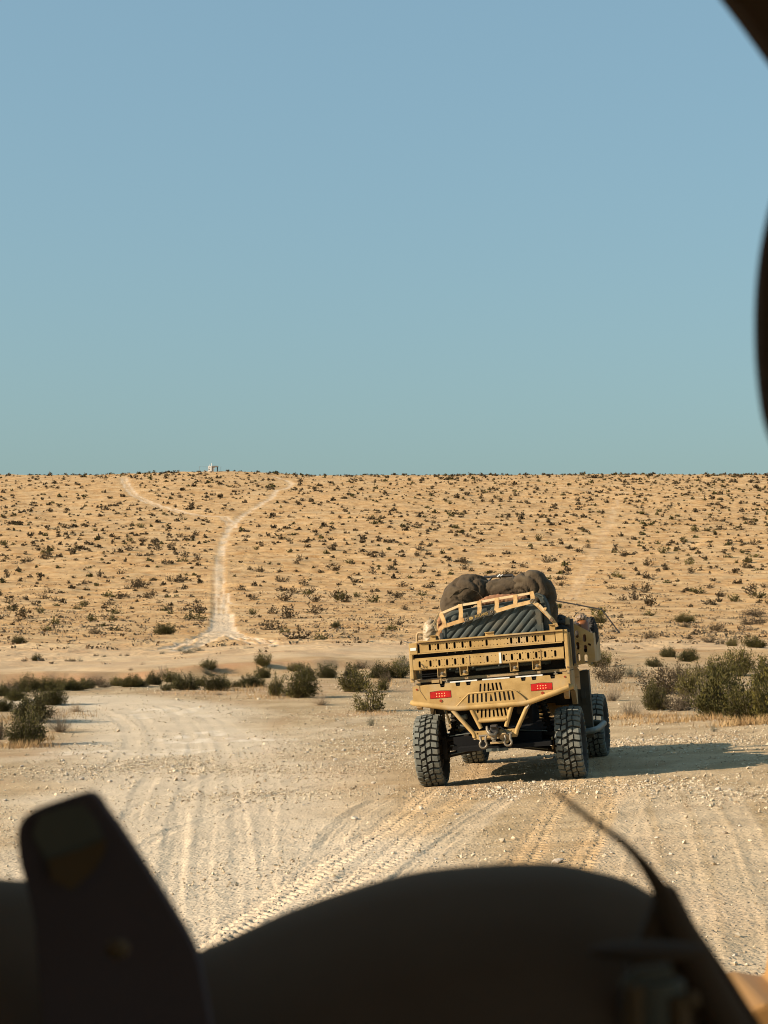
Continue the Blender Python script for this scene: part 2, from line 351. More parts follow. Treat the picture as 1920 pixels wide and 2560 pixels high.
def ground_z(x, y, fine=True, col=False):
    sh = x.shape; x = np.ravel(x).astype(float); y = np.ravel(y).astype(float)
    h = h_base(x, y); r = np.hypot(x, y)
    if fine:
        nr = (1 - sstep(45, 90, r))
        rough = nr * (.010 * fbm(x / .33, y / .33, 45, 3) + .007 * vn(x / .07, y / .07, 49))
        h = h + nr * (.030 * fbm(x / 1.7, y / 1.7, 41, 3) + .010 * fbm(x / .33, y / .33, 45, 3) + .007 * vn(x / .07, y / .07, 49))
        md = sstep(40, 80, r) * (1 - sstep(500, 900, r)); h = h + md * .30 * fbm(x / 5., y / 3., 51, 4)
        fr = sstep(200, 400, r); h = h + fr * .7 * fbm(x / 9., y / 6., 55, 4)
        bank = np.interp(x, BX, BY); bd = np.exp(-((bank - y - .5) / 1.6) ** 2) * (1 - sstep(14, 26, x)); h = h + bd * .13 * fbm(x / 1.7 + 1.3 * vn(x / 2.9, y / 5, 66), y / 3.2, 61, 5)
    C = np.zeros((len(x), 4), np.float32) if col else None
    n1 = fbm(x / 2.1, y / 2.1, 71, 4); n2 = fbm(x / 14., y / 9., 75, 4)
    if col:
        C[:, 3] = 1
        C[:, 1] = np.clip(sstep(30, 130, r) * .9 + .35 * n1 + .3 * n2, 0, 1)      # warm sandy soil
        bank = np.interp(x, BX, BY); bd = bank - y
        C[:, 2] = np.clip(1.0 * np.exp(-((bd - .6) / .9) ** 2) * (1 - .55 * sstep(-9, 3, x)) * (.8 + 1.0 * n1), 0, 1)   # red earth of the bank
        # smooth flat road behind the wash
        fl = sstep(.5, 4, y - bank) * (1 - sstep(112, 150, y + 10 * n2)); C[:, 0] = np.maximum(C[:, 0], .20 * fl)
    near_idx = np.nonzero(r < 75)[0]; xn, yn = x[near_idx], y[near_idx]
    dh = np.zeros(len(xn)); pale = np.zeros(len(xn)); warm = np.zeros(len(xn))
    if fine:
        for P, wd, dp, lg, pl in TRW:
            D, S, A = dist_poly(xn, yn, P, wd * 2.2)
            k = np.nonzero(D < wd * 2)[0]
            if not len(k): continue
            d = D[k]; s = S[k] + (.008 if lg else .025) * vn(A[k] / 1.2, A[k] * 0, 81) ; d = np.abs(s); hw = wd / 2
            brk = .45 + .55 * sstep(-.25, .2, fbm(A[k] / .9, A[k] * 0 + wd * 9, 83, 2)) if not lg else 1.0
            L = A[k]; ends = sstep(0, .5, L) * sstep(0, .15, L.max() - L)
            prof = -dp * (1 - sstep(hw * .8, hw * 1.15, d)) + (.25 if lg else .7) * dp * np.exp(-((d - hw * 1.35) / (hw * .35)) ** 2)
            q = prof * brk * ends
            if not lg: q = q + dp * .55 * np.sin(2 * math.pi * s / (.075 + .02 * (wd * 50 % 1))) * (1 - sstep(hw * 1.1, hw * 1.9, d)) * ends * (.4 + fbm(A[k] / .8, s / .05, 87, 2))
            else: q = q - (.80 * (1 - sstep(hw * 1.0, hw * 1.3, d)) * ends) * rough[near_idx[k]]
            if lg:
                ph = A[k] / .155 + np.abs(s) / wd * 1.1; cell = np.abs((ph % 1) - .5) * 2
                c2 = np.abs(((A[k] / .155 + .5) % 1) - .5) * 2
                lug = np.where(d > hw * .35, cell, c2)
                q = q + lg * .034 * (sstep(.30, .62, lug) - .5) * (1 - sstep(hw * .85, hw * 1.0, d)) * (.7 + .6 * vn(A[k] / .5, s / .1, 85)) * ends
                m = (1 - sstep(hw * 1.1, hw * 1.6, d)) * ends; warm[k] = np.maximum(warm[k], m * lg)
            dh[k] += q; pale[k] = np.maximum(pale[k], pl * (1 - sstep(hw, hw * 2, d)) * ends)
        h[near_idx] += dh
    if fine:
        mi = np.nonzero((r > 120) & (r < 900))[0]; xm, ym = x[mi], y[mi]; dm = np.zeros(len(mi))
        for P, wd, st in [q_ for q_ in HTW if q_[1] not in (1.0, 1.6)]:
            D, S, A = dist_poly(xm, ym, P, wd + 3); k = np.nonzero(D < wd + 2)[0]
            if len(k): dm[k] = np.minimum(dm[k], -.16 * (1 - sstep(wd * .85, wd * 1.2, D[k])) + .14 * np.exp(-((D[k] - wd * 1.45) / .35) ** 2))
            if len(k) and st: dm[k] += .05 * np.cos(S[k] * 2 * math.pi / .62) * (1 - sstep(wd * .8, wd, D[k]))
        h[mi] += dm
    if col:
        for P in ROADN:
            D, S, A = dist_poly(xn, yn, P, 3.5); pale = np.maximum(pale, .55 * (1 - sstep(1.0, 2.6, D + .8 * n1[near_idx])))
        def patch(px, py, rx, ry, a, arr):
            X, Y, _ = at(px, py); q = ((xn - X) / rx) ** 2 + ((yn - Y) / ry) ** 2 + 1.2 * n1[near_idx] + 1.1 * fbm(xn / .5, yn / .9, 93, 3)
            return np.maximum(arr, a * (1 - sstep(-.2, 1.9, q)) * (.8 + .8 * fbm(xn / .22, yn / .5, 96, 3)))
        for p in [(500, 1845, .75, 1.5, 1.0), (575, 1852, .9, .7, 1.0), (450, 1880, .6, 1.2, .9), (290, 1882, 1.1, .7, 1.0), (740, 1830, 1.5, 1.5, .35), (150, 1900, 1.0, .8, .5), (430, 1780, 1.2, 2.6, .75), (640, 1880, .8, .5, .6)]:
            pale = patch(*p, pale)
        C[near_idx, 0] = np.maximum(C[near_idx, 0], pale)
        C[near_idx, 1] = np.clip(C[near_idx, 1] + .22 * warm, 0, 1)
        red = np.zeros(len(xn))
        for p in [(600, 1846, .7, .25, .45), (560, 1853, .5, .15, .4), (900, 1785, .7, .5, .5), (40, 1890, 1.5, 1.0, .3), (620, 1730, 2, 2.5, .35), (820, 1720, 3, 3, .25)]: red = patch(*p, red)
        C[near_idx, 2] = np.maximum(C[near_idx, 2], red)
        fi = np.nonzero(r >= 75)[0]; xf, yf = x[fi], y[fi]; pf = np.zeros(len(fi))
        for P, wd, st in HTW:
            D, S, A = dist_poly(xf, yf, P, wd * 1.6 + 1)
            k = np.nonzero(D < wd * 1.5 + 1)[0]
            if not len(k): continue
            s = S[k] + .3 * vn(A[k] / 9, A[k] * 0, 97)
            m = 1 - sstep(wd * .8, wd * 1.15, np.abs(s))
            if st: m = m * (.30 + .70 * sstep(.15, .8, np.abs(np.cos(s * math.pi / .62 + .5 * vn(A[k] / 25, A[k] * 0, 98))))) if wd == 1.12 else m * (.35 + .65 * sstep(.3, .62, np.abs(s) / wd))
            L = A[k]; m = m * (.75 + .5 * vn(L / 12, s, 99)) * sstep(0, 3, L) 
            pf[k] = np.maximum(pf[k], np.clip(m * (.20 if (wd == 1.0 and yf[k].max() > 250) or wd == 1.6 else .66), 0, 1))
        C[fi, 0] = np.maximum(C[fi, 0], pf)
    return (h.reshape(sh), C) if col else h.reshape(sh)

th = np.concatenate([np.radians(np.arange(-180, -14.6, 4.0)), np.radians(np.arange(-14.5, 14.51, .075)), np.radians(np.arange(16, 180, 4.0))])
def geo(a, b, q): n = int(math.log(b / a) / q); return a * np.exp(np.linspace(0, math.log(b / a), n, endpoint=False))
rr = np.concatenate([[.5, 1.5, 3, 5], geo(6.6, 24, .0016), geo(24, 60, .003), geo(60, 135, .0042), geo(135, 1010, .0037), geo(1010, 5000, .08), [5000]])
RR, TH = np.meshgrid(rr, th, indexing='ij'); GX, GY = RR * np.sin(TH), RR * np.cos(TH)
GZ, GC = ground_z(GX, GY, True, True)
nr_, nt_ = RR.shape
Vv = np.stack([GX, GY, GZ], -1).reshape(-1, 3).astype(np.float32)
i_, j_ = np.meshgrid(np.arange(nr_ - 1), np.arange(nt_), indexing='ij'); j2 = (j_ + 1) % nt_
Q = np.stack([i_ * nt_ + j_, i_ * nt_ + j2, (i_ + 1) * nt_ + j2, (i_ + 1) * nt_ + j_], -1).reshape(-1, 4)[:, ::-1]
def np_mesh(name, V, Fc, smooth=True):
    me = bpy.data.meshes.new(name); k = Fc.shape[1]; n = len(Fc)
    me.vertices.add(len(V)); me.vertices.foreach_set('co', np.ascontiguousarray(V, np.float32).ravel())
    me.loops.add(n * k); me.loops.foreach_set('vertex_index', np.ascontiguousarray(Fc, np.int32).ravel())
    me.polygons.add(n); me.polygons.foreach_set('loop_start', np.arange(0, n * k, k, dtype=np.int32))
    me.polygons.foreach_set('use_smooth', np.full(n, smooth)); me.update(calc_edges=True); return me
gm = np_mesh('ground', Vv, Q)
at_ = gm.color_attributes.new('soil', 'FLOAT_COLOR', 'POINT'); at_.data.foreach_set('color', GC.ravel())
del GX, GY, GC, RR, TH

def ground_material():
    m = bpy.data.materials.new('desert_soil'); m.use_nodes = True; n = m.node_tree; b = n.nodes['Principled BSDF']; L = n.links
    b.inputs['Roughness'].default_value = .95; b.inputs['Specular IOR Level'].default_value = .15
    tc = n.nodes.new('ShaderNodeTexCoord'); at0 = n.nodes.new('ShaderNodeAttribute'); at0.attribute_name = 'soil'
    sp = n.nodes.new('ShaderNodeSeparateColor'); L.new(at0.outputs['Color'], sp.inputs[0])
    def noise(s, d=5, ax=(1, 1, 1)):
        mp = n.nodes.new('ShaderNodeMapping'); mp.inputs['Scale'].default_value = ax; L.new(tc.outputs['Object'], mp.inputs[0])
        t = n.nodes.new('ShaderNodeTexNoise'); t.inputs['Scale'].default_value = s; t.inputs['Detail'].default_value = d; L.new(mp.outputs[0], t.inputs['Vector']); return t.outputs[0]
    def ramp(src, p0, p1, a=0., b_=1.):
        r = n.nodes.new('ShaderNodeMapRange'); r.inputs[1].default_value = p0; r.inputs[2].default_value = p1; r.inputs[3].default_value = a; r.inputs[4].default_value = b_; L.new(src, r.inputs[0]); return r.outputs[0]
    def mix(fac, a, b_, bt='MIX'):
        x = n.nodes.new('ShaderNodeMix'); x.data_type = 'RGBA'; x.blend_type = bt
        for s_, v in ((0, fac), (6, a), (7, b_)):
            if hasattr(v, 'links') or isinstance(v, bpy.types.NodeSocket): L.new(v, x.inputs[s_])
            else: x.inputs[s_].default_value = v if s_ == 0 else (*v, 1)
        return x.outputs[2]
    c = mix(ramp(noise(1.3, 8), .4, .62), (.325, .228, .120), (.430, .315, .182))
    cw = mix(ramp(noise(.45, 9, (1, .6, 1)), .38, .62), (.365, .200, .073), (.53, .33, .145))
    cw = mix(ramp(noise(.12, 9, (.7, 1.6, 1)), .50, .62, 0, .5), cw, (.58, .41, .22))
    c = mix(sp.outputs[1], c, cw)
    c = mix(ramp(noise(.8, 9, (1, .35, 1)), .56, .66, 0, .35), c, (.33, .20, .10))       # crusted darker soil
    c = mix(sp.outputs[2], c, (.40, .215, .105))
    c = mix(sp.outputs[0], c, (.66, .55, .41))
    # fine pebble speckle
    vo = n.nodes.new('ShaderNodeTexVoronoi'); vo.inputs['Scale'].default_value = 34; L.new(tc.outputs['Object'], vo.inputs['Vector'])
    spk = n.nodes.new('ShaderNodeSeparateColor'); L.new(vo.outputs['Color'], spk.inputs[0])
    core = ramp(vo.outputs['Distance'], .18, .42, 1, 0)
    mm = n.nodes.new('ShaderNodeMath'); mm.operation = 'MULTIPLY'; L.new(ramp(spk.outputs[0], .66, .72), mm.inputs[0]); L.new(core, mm.inputs[1])
    c = mix(mm.outputs[0], c, mix(spk.outputs[1], (.20, .14, .09), (.60, .51, .39)))
    c = mix(.30, c, mix(noise(55, 3), (.05, .04, .03), (1, 1, 1)), 'OVERLAY')
    L.new(c, b.inputs['Base Color'])
    add = n.nodes.new('ShaderNodeMath'); add.operation = 'MULTIPLY_ADD'; L.new(mm.outputs[0], add.inputs[0]); add.inputs[1].default_value = 1.2; L.new(noise(26, 6), add.inputs[2])
    bp = n.nodes.new('ShaderNodeBump'); bp.inputs['Strength'].default_value = .9; bp.inputs['Distance'].default_value = .022; L.new(add.outputs[0], bp.inputs['Height'])
    bp2 = n.nodes.new('ShaderNodeBump'); bp2.inputs['Strength'].default_value = .55; bp2.inputs['Distance'].default_value = .25; L.new(noise(1.6, 8), bp2.inputs['Height'])
    far = ramp(sp.outputs[1], .55, .9); L.new(far, bp2.inputs['Strength'])
    L.new(bp.outputs[0], bp2.inputs['Normal']); L.new(bp2.outputs[0], b.inputs['Normal'])
    return m
gm.materials.append(ground_material())
ground = link('ground', gm); tag(ground, kind='structure')
def gz(x, y): return float(ground_z(np.array([float(x)]), np.array([float(y)]))[0])
print('ground', len(Vv))

# ------------------------------------------------------------------ the tan utility vehicle
RYAW = Matrix.Rotation(-YAW, 4, 'Z'); RROLL = Matrix.Rotation(-ROLL, 4, 'Y')
VM = Matrix.Translation(P0) @ RYAW @ RROLL
veh = empty('utility_vehicle', VM)
tag(veh, 'tan open military off-road vehicle loaded with cargo, seen from behind on the dirt road', 'vehicle')
def P(mb, name, m, parent=veh, tilt=True, smooth=None): return mb.build(name, M[m], parent, tilt=tilt, smooth=smooth)

def make_tyre():
    mb = MB(); Rr, n = .385, 60
    prof = [(.10, .215), (.128, .25), (.140, .31), (.134, .355), (.112, .382), (.06, .390), (0, .392), (-.06, .390), (-.112, .382), (-.134, .355), (-.140, .31), (-.128, .25), (-.10, .215)]
    V = []; Fc = []
    for k in range(n):
        a = 2 * math.pi * k / n
        V += [(x, r * math.cos(a), r * math.sin(a)) for x, r in prof]
    q = len(prof)
    for k in range(n):
        for i in range(q - 1): Fc.append((k * q + i, k * q + i + 1, ((k + 1) % n) * q + i + 1, ((k + 1) % n) * q + i))
    mb.add(V, Fc, True); return mb
def make_tread():
    mb = MB(); N = 32; rnd = random.Random(3)
    def blk(x0, x1, a0, a1, rb, rt, sk=0.0, tp=.12, drop=0.0):
        """one lug: skewed trapezoid block, x across the tread, a = angle"""
        am = (a0 + a1) / 2; xm = (x0 + x1) / 2; V = []
        for r, s in ((rb, 1.0), (rt, 1 - tp)):
            for x, a in ((x0, a0), (x1, a0 + sk), (x1, a1 + sk), (x0, a1)):
                xx = xm + (x - xm) * s; aa = am + sk / 2 + (a - am - sk / 2) * s; r2 = r - drop * abs(xx) / .13
                V.append((xx, r2 * math.cos(aa), r2 * math.sin(aa)))
        mb.add(V, [(0, 1, 2, 3), (7, 6, 5, 4), (0, 4, 5, 1), (1, 5, 6, 2), (2, 6, 7, 3), (3, 7, 4, 0)])
    st = 2 * math.pi / N
    for k in range(N):
        a = k * st; j = (k % 2)
        for s in (1, -1):
            o = a + (st * .5 if s < 0 else 0)
            w0 = .062 + (.012 if j else 0)
            blk(s * w0, s * (.137 if j else .130), o, o + st * .78, .375, .410, sk=.03 * s, drop=.010)
            # shoulder part running down the sidewall
            V = []
            for xx, r in ((.118, .395), (.143, .385 if j else .38), (.147, .335 if j else .352), (.122, .34)):
                for aa in (o + .03, o + .03 + st * .66): V.append((s * xx, r * math.cos(aa), r * math.sin(aa)))
            mb.add(V, [(0, 2, 3, 1), (2, 4, 5, 3), (4, 6, 7, 5), (6, 0, 1, 7), (0, 6, 4, 2), (1, 3, 5, 7)])
        blk(.006 + (.006 if j else 0), .055 + (.010 if j else 0), a + st * .25, a + st * .93, .380, .411, sk=-.05)
        blk(-.055 - (0 if j else .010), -.004 - (0 if j else .006), a - st * .22, a + st * .46, .380, .411, sk=-.05)
    return mb
tyre_me = make_tyre(); tread_me = make_tread()
rim_mb = MB()
rprof = [(.10, .215), (.10, .20), (.05, .185), (.02, .15), (.03, .07), (.05, .06), (.05, .0)]
for s in (1, -1):
    V = []; Fc = []; n = 32; q = len(rprof)
    for k in range(n):
        a = 2 * math.pi * k / n; V += [(s * x, r * math.cos(a), r * math.sin(a)) for x, r in rprof]
    for k in range(n):
        for i in range(q - 1): Fc.append((k * q + i, k * q + i + 1, ((k + 1) % n) * q + i + 1, ((k + 1) % n) * q + i))
    rim_mb.add(V, Fc, True)
for k in range(6):
    a = k * math.pi / 3; rim_mb.tube([(.02, .11 * math.cos(a), .11 * math.sin(a)), (.06, .11 * math.cos(a), .11 * math.sin(a))], .012, 6)
def make_wheel(parent, loc, rz=0, camber=0, spin=0):
    w_ = tyre_me.build('wheel', M['side_rubber'], parent)
    w_.location = loc; w_.rotation_euler = (0, camber, rz)
    t = tread_me.build('tread', M['rubber'], w_); r = rim_mb.build('rim', M['rim'], w_)
    t.rotation_euler = r.rotation_euler = (spin, 0, 0)
    t['label'] = 'chunky dusty lugs of the off-road tyre'
    return w_
TW, WB, WR = .799, 3.314, .408
for sx in (-1, 1):
    make_wheel(veh, (sx * TW, 0, WR), camber=R_(-1.5), spin=.3 * sx)
    make_wheel(veh, (sx * TW, WB, WR), rz=R_(-2), camber=0, spin=.8 * sx)

YT = -.52                                                   # tailgate plane
def rail(name, u0, u1, v0, v1, slots, y=YT, th=.012, lip=True, dots=True, breaks=()):
    holes = [slot(u, v, .026, h) for u, v, h in slots]
    us = sorted(s[0] for s in slots)
    if dots:
        for a, b in zip(us[:-1], us[1:]):
            g = b - a; k = 2 if g < .13 else 6 if g > .22 else 3
            for i in range(1, k + 1):
                uu = a + g * i / (k + 1)
                if abs(uu - a) < .02 or abs(b - uu) < .02: continue
                big = .0085 if (i + int(a * 50)) % 3 == 0 else .005
                holes += [circ(uu, v1 - .024, big, 6), circ(uu, v0 + .024, big, 6)]
    return plate(name, [(u0, v0), (u1, v0), (u1, v1), (u0, v1)], holes, th, M['tan'], veh, T(0, y, 0))
# upper and lower tailgate rails with their lips
up = rail('tailgate_rail', -.765, .752, 1.538, 1.640, [(u, 1.592, .072) for u in (-.649, -.555, -.457, -.369, -.279, -.190, -.008, .267, .354, .445, .538, .632)])
lo = rail('tailgate_rail', -.852, .838, 1.352, 1.469, [(u, 1.411, .072) for u in (-.777, -.654, -.554, -.466, -.374, -.284, -.011, .172, .263, .353, .444, .534, .633, .745)])
mb = MB(); mb.box((-.785, YT - .035, 1.652), (.845, YT + .03, 1.668)); P(mb, 'rail_cap', 'tan')
mb = MB(); mb.box((-.785, YT - .012, 1.640), (.755, YT + .025, 1.6515)); P(mb, 'rail_lip', 'tan_dark')  # dark strip paints the shade cast by the overhanging cap
mb = MB(); mb.box((-.790, YT - .012, 1.524), (.83, YT + .028, 1.536)); P(mb, 'rail_lip', 'tan')
mb = MB(); mb.box((-.852, YT + .008, 1.470), (.838, YT + .045, 1.4785)); mb.box((-.852, YT + .008, 1.342), (.838, YT + .045, 1.350)); P(mb, 'rail_lip', 'tan')
for u in (-.212, .585):
    mb = MB(); mb.box((u - .0025, YT - .010, 1.354), (u + .0025, YT - .004, 1.467)); P(mb, 'seam', 'tan_dark')
mb = MB(); mb.box((.120, YT - .012, 1.351), (.143, YT - .0065, 1.470)); P(mb, 'marker_strip', 'white')
mb = MB(); mb.box((-.886, YT - .012, 1.524), (-.792, YT + .06, 1.652), bev=.006); P(mb, 'corner_bracket', 'tan')
mb = MB(); mb.box((-.872, YT - .016, 1.568), (-.806, YT - .0125, 1.600)); P(mb, 'sticker', 'white')
mb = MB(); mb.box((.762, YT - .014, 1.536), (.850, YT + .06, 1.664), bev=.008); P(mb, 'corner_bracket', 'tan')
for s in (-1, 1):
    mb = MB(); mb.box((s * .892, YT - .008, 1.215), (s * .853, YT + .05, 1.523 if s < 0 else 1.664), bev=.007); P(mb, 'tailgate_post', 'tan')
    mb = MB(); mb.tube([(s * .872, YT - .014, 1.25), (s * .872, YT + .02, 1.25)], .010, 8); P(mb, 'bolt', 'tan_dark')
mb = MB(); mb.box((.856, YT - .006, 1.19), (.885, YT + .03, 1.235)); P(mb, 'latch', 'tan_dusty')
mb = MB(); mb.box((-.848, YT + .046, 1.345), (.848, YT + .056, 1.636)); P(mb, 'tailgate_dark_sheet', 'shade_black')  # black sheet added behind the rails so slots and gap look dark
# thin cable loop hanging on the lower rail
mb = MB(); mb.tube([(-.765, YT - .014, 1.42), (-.748, YT - .02, 1.405), (-.722, YT - .022, 1.375), (-.728, YT - .022, 1.355), (-.758, YT - .02, 1.358), (-.772, YT - .014, 1.375)], .0035, 6); P(mb, 'cable_loop', 'black')
for u in (-.5375, -.2855, .2775, .526):
    mb = MB()
    w2 = .046
    mb.box((u - w2, YT - .004, 1.258), (u - w2 + .006, YT + .06, 1.350)); mb.box((u + w2 - .006, YT - .004, 1.258), (u + w2, YT + .06, 1.350))
    mb.box((u - w2 + .0062, YT + .05, 1.262), (u + w2 - .0062, YT + .06, 1.348))
    mb.prism([(u - w2, 1.252), (u + w2, 1.252), (u + w2, 1.2575), (u - w2, 1.2575)], 'y', YT - .006, YT + .06)
    mb.prism([(u - .030, 1.259), (u + w2 - .008, 1.259), (u + w2 - .008, 1.315), (u + .012, 1.300)], 'y', YT + .008, YT + .016)
    h = P(mb, 'hinge_bracket', 'tan')
    mb = MB(); mb.tube([(u + .008, YT - .018, 1.292), (u + .008, YT + .008, 1.290)], .017, 10); mb.tube([(u + .008, YT - .03, 1.292), (u + .008, YT - .018, 1.292)], .009, 6); P(mb, 'bolt', 'steel', h)
# bits hanging below the rails
for u in (-.46, -.37, -.28, -.19): 
    mb = MB(); mb.tube([(u, YT + .015, 1.525), (u, YT + .015, 1.505)], .006, 6); P(mb, 'bolt', 'steel')
for u in (-.44, -.36, -.18, .11):
    mb = MB(); mb.tube([(u, YT + .02, 1.345), (u, YT + .02, 1.322)], .009, 6); P(mb, 'bolt', 'grey_rod')
# dark interior behind the tailgate and torsion tubes
mb = MB(); mb.tube([(-.40, YT + .12, 1.295), (-.235, YT + .12, 1.300)], .017, 10); P(mb, 'torsion_tube', 'grey_rod')
mb = MB(); mb.tube([(-.165, YT + .11, 1.303), (.235, YT + .11, 1.318)], .018, 10); P(mb, 'torsion_tube', 'grey_rod')
mb = MB(); mb.tube([(.33, YT + .16, 1.232), (.48, YT + .16, 1.238)], .012, 8); P(mb, 'torsion_tube', 'grey_rod')
mb = MB(); mb.box((-.80, YT + .22, .95), (.82, YT + .25, 1.345)); mb.box((-.80, YT + .10, 1.19), (.82, YT + .24, 1.205)); P(mb, 'rear_bulkhead', 'undersoil')
for v in (1.235, 1.265, 1.29):
    mb = MB(); mb.box((-.80, YT + .09, v), (-.56, YT + .11, v + .008)); P(mb, 'louvre', 'black')
mb = MB(); mb.box((-.66, YT + .02, 1.192), (-.575, YT + .10, 1.222)); mb.box((-.56, YT + .01, 1.18), (-.545, YT + .06, 1.262)); P(mb, 'tie_down_bracket', 'tan')
# white strips on the bumper's top edge
for a, b in ((-.443, -.138), (-.078, .225), (.293, .593)):
    mb = MB(); mb.box((a, YT - .060, 1.181), (b, YT - .02, 1.194)); P(mb, 'marker_strip', 'white')
for u in (.735, -.48):
    mb = MB(); mb.box((u - .02, YT - .045, 1.181), (u + .02, YT - .01, 1.195)); mb.tube([(u, YT - .03, 1.195), (u, YT - .03, 1.222)], .010, 6); mb.tube([(u - .015, YT - .03, 1.212), (u + .015, YT - .03, 1.218)], .006, 6); P(mb, 'latch', 'steel')
# bumper plate with notches, lamp openings and slots
YB = YT - .055
top = [(.889, 1.180)]
def notch(c, wd, dp): return [(c + wd / 2, 1.180), (c + wd / 2 - .008, 1.180 - dp), (c - wd / 2 + .008, 1.180 - dp), (c - wd / 2, 1.180)]
for c in (.703, .497, .378, -.235, -.353, -.528): top += notch(c, .058, .040)
outer = top + [(-.74, 1.180), (-.76, 1.176), (-.866, 1.172), (-.872, 1.010), (-.45, .922), (.424, .922), (.892, 1.020)]
holes = []
for s, c in ((-1, -.554), (1, .575)):
    holes.append([(c - .121, 1.018), (c + .121, 1.018), (c + .121, 1.098), (c, 1.106), (c - .121, 1.098)])
for k, (u, a) in enumerate([(-.105, -.13), (-.058, -.10), (-.015, -.06), (.035, .10), (.078, .13), (.122, .17)]): holes.append(slot(u, 1.100, .021, .094, a))
holes.append(circ(.008, 1.070, .011, 8)); holes += [circ(-.34, 1.01, .006, 6), circ(.33, 1.03, .006, 6)]
bp_ = plate('bumper_plate', outer, holes, .010, M['tan'], veh, T(0, YB, 0))
for u, v in ((-.82, 1.135), (.835, 1.150)):
    mb = MB(); mb.tube([(u, YB - .012, v), (u, YB, v)], .011, 8); P(mb, 'bolt', 'orange_refl')
mb = MB(); mb.box((-.788, YB - .0085, 1.125), (-.7845, YB - .0055, 1.172)); mb.prism([(-.788, 1.124), (-.7845, 1.124), (-.717, 1.01), (-.721, 1.01)], 'y', YB - .0085, YB - .0055); P(mb, 'seam', 'tan_dark')
mb = MB(); mb.box((-.866, YB + .006, 1.155), (.889, YB + .055, 1.163)); P(mb, 'bumper_shelf', 'undersoil')
for s in (-1, 1):
    mb = MB(); mb.box((s * .868, YB + .006, 1.02), (s * .862, YB + .25, 1.17)); P(mb, 'bumper_return', 'tan')
# rear lamps
for c in (-.554, .575):
    mb = MB(); mb.prism([(c - .117, 1.022), (c + .117, 1.022), (c + .117, 1.094), (c, 1.102), (c - .117, 1.094)], 'y', YB - .008, YB + .03, bev=.004)
    t_ = P(mb, 'tail_light', 'lens')
    mb = MB(); mb.prism([(c - .119, 1.020), (c + .119, 1.020), (c + .119, 1.096), (c, 1.104), (c - .119, 1.096)], 'y', YB - .002, YB + .034); P(mb, 'lamp_housing', 'black', t_)
    for r_ in range(2):
        for k in range(4):
            u = c - .045 + k * .030; v = 1.044 + r_ * .028
            mb = MB(); mb.tube([(u, YB - .011, v), (u, YB - .007, v)], .0055, 6); P(mb, 'diode', 'led', t_)
for c in (-.556, .578):
    mb = MB(); mb.tube([(c, YB - .012, .992), (c, YB, .992)], .016, 12); P(mb, 'reflector', 'orange_refl')
# bumper tube
mb = MB(); mb.tube([(-.885, YB + .02, .995), (-.86, YB - .005, .985), (-.66, YB - .012, .945), (-.46, YB - .016, .905), (-.38, YB - .018, .895), (0, YB - .02, .893), (.36, YB - .018, .895), (.44, YB - .016, .905), (.68, YB - .012, .972), (.88, YB - .005, 1.030), (.905, YB + .03, 1.036)], .030, 12)
P(mb, 'bumper_tube', 'tan')
mb = MB(); mb.box((.872, YB - .04, 1.03), (.878, YB - .005, 1.075)); P(mb, 'bumper_tab', 'tan_dark')
# raised middle plate of slots
mo = [(-.372, .920), (-.300, .990), (-.235, 1.045), (.225, 1.050), (.262, 1.043), (.335, .985), (.392, .922)]
mh = [slot(u, .992, .022, .102, a) for u, a in [(-.237, -.08), (-.189, -.07), (-.141, -.06), (-.093, -.05), (-.045, -.05), (.060, .06), (.110, .08), (.160, .10), (.208, .12), (.255, .15)]]
mh.append([(-.005, .945), (.030, .945), (.014, 1.022), (.004, 1.022)])
plate('vent_plate', mo, mh, .010, M['tan'], veh, T(0, YB - .028, 0))
mb = MB(); mb.tube([(-.378, YB - .026, .918), (-.30, YB - .028, .992), (-.236, YB - .028, 1.047), (.226, YB - .028, 1.052), (.265, YB - .028, 1.045), (.338, YB - .028, .986), (.398, YB - .026, .920)], .010, 8); P(mb, 'vent_plate_rim', 'tan')
mb = MB(); mb.box((-.25, YB - .010, .918), (.26, YB - .0065, 1.045)); P(mb, 'vent_backing', 'black')
# lower vent plate with tubes each side
lo_o = [(-.218, .880), (.228, .880), (.205, .80), (.160, .742), (-.140, .742), (-.172, .80)]
lh = [slot(u, .822 + dv, .021, hh, a) for u, dv, hh, a in [(-.150, .03, .052, -.1), (-.108, .002, .108, -.10), (-.064, .002, .108, -.08), (-.020, .002, .108, -.06), (.026, -.012, .078, .02), (.068, .002, .108, .10), (.112, .002, .108, .12), (.154, .002, .104, .14), (.188, .03, .045, .15)]]
plate('lower_vent_plate', lo_o, lh, .010, M['tan'], veh, T(0, YB - .012, 0))
mb = MB(); mb.tube([(-.150, YB - .012, .735), (.165, YB - .012, .735)], .022, 10); P(mb, 'cross_tube', 'tan')
for a, b in (((-.232, .895), (-.128, .655)), ((.236, .895), (.150, .655))):
    mb = MB(); mb.tube([(a[0], YB - .012, a[1]), (b[0], YB - .004, b[1])], .024, 10); P(mb, 'vent_side_tube', 'tan')
for a, b in (((-.440, .890), (-.205, .560)), ((.425, .890), (.252, .560))):
    mb = MB(); mb.tube([(a[0], YB - .006, a[1]), (a[0] * .93, YB - .006, a[1] - .04), (b[0] * 1.06, YB - .006, b[1] + .05), (b[0], YB - .006, b[1])], .024, 10); P(mb, 'bumper_strut', 'tan')
mb = MB(); mb.tube([(.425, YB - .03, .872), (.396, YB - .03, .835)], .013, 6); P(mb, 'strut_sleeve', 'steel')
